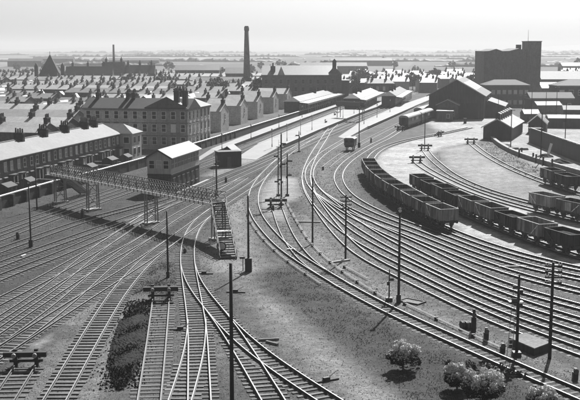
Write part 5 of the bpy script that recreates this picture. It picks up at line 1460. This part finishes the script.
# far works and long pale sheds
for i, (px, Y, L, H, lab) in enumerate([(10, 1250, 42, 7, 'long pale roofed works far off beyond the church'), (35, 1500, 60, 7, 'second long pale works in the far haze beyond the church'),
                                        (110, 1400, 70, 6, 'low pale works far off behind the school'), (300, 900, 60, 7, 'long pale works in the haze behind the mill'),
                                        (330, 1300, 80, 7, 'distant pale factory right of the tall chimney'), (560, 900, 50, 7, 'distant pale works right of the warehouse')]):
    terrace((tpx(px, Y), Y, 0), L, lab, None, 'slate', H, H + 3.0, 14, False, .02, False)
tk = thing('factory_chimney', 'slim distant factory chimney in the haze above the school', 'chimney', (tpx(115.5, 900), 900, 0))
MB().cyl((0, 0, 0), (0, 0, 26), 1.3, .8, 10).build('shaft', M['brick'], tk); MB().box(-2, 2, -2, 2, 0, 5).build('plinth', M['brick'], tk)
# treelines and low hills toward the horizon: far woods that read as one mass
def treeline(y0, x0, x1, h, seed, n):
    """an uneven belt of trees: ragged top, gaps, real depth"""
    from mathutils import noise as mn
    stp = h * .45; N = int((x1 - x0) / stp); V = []; Fc = []; prev = None; D_ = h * 2.2
    for i in range(N + 1):
        x = x0 + i * stp; g = mn.fractal((x / (h * 30), seed * 3.1, 0), 1, 2, 3); l_ = mn.fractal((x / (h * 1.3), seed * 7.7, 5), 1, 2, 3)
        hh = h * (.75 + .55 * l_) * min(1, max(0, (g + .22) * 3.2)); yy = y0 + 60 * mn.noise((x / (h * 22), seed, 2))
        if hh < .12 * h: prev = None; continue
        b = len(V); w_ = D_ * (.4 + .3 * abs(l_))
        V += [(x, yy - w_, -.2), (x, yy - w_ * .8, hh * .6), (x, yy - w_ * .3, hh), (x, yy + w_ * .5, hh * .9), (x, yy + w_, -.2)]
        if prev is not None: Fc += [(prev + k, b + k, b + k + 1, prev + k + 1) for k in range(4)]
        prev = b
    m = MB(); m.v = V; m.f = Fc; o = m.build('far_woods', M['leaf']); stuff(o)
    tag(o, 'distant line of woods and hedges fading into the haze', 'woods')
for i, (y0, a, b, h, n) in enumerate([(1300, -420, 60, 7, 60), (1700, -560, 560, 7, 100), (2100, -100, 700, 7, 70), (2600, -900, 900, 8, 120), (3400, -1200, 1200, 9, 130), (4600, -1600, 1600, 11, 140), (1250, 150, 420, 6, 40), (6500, -2300, 2300, 14, 160)]):
    treeline(y0, a, b, h, 50 + i, n)
m = MB(); n = 80; vs = []
for i in range(n + 1):
    x = -5200 + 10400 * i / n; hz_ = 34 + 22 * math.sin(i * .21) + 12 * math.sin(i * .53 + 1)
    vs += [(x, 8600, -1), (x, 9600, hz_), (x, 11800, -1)]
m.add(vs, [(i * 3 + k, (i + 1) * 3 + k, (i + 1) * 3 + k + 1, i * 3 + k + 1) for i in range(n) for k in range(2)])
o = m.build('hills', M['leaf']); struct(o)
# ------------------------------------------------------------------ the hazy air
hz = MB().box(-9000, 9000, -400, 14000, -1.0, 90).build('haze', None)
stuff(hz)
hm = bpy.data.materials.new('hazy_air'); hm.use_nodes = True
hn = hm.node_tree.nodes; hn.remove(hn['Principled BSDF'])
pv = hn.new('ShaderNodeVolumePrincipled'); pv.inputs['Color'].default_value = (.62, .62, .62, 1)
pv.inputs['Density'].default_value = .00024; pv.inputs['Anisotropy'].default_value = .2
hm.node_tree.links.new(pv.outputs[0], hn['Material Output'].inputs['Volume'])
hz.data.materials.append(hm)
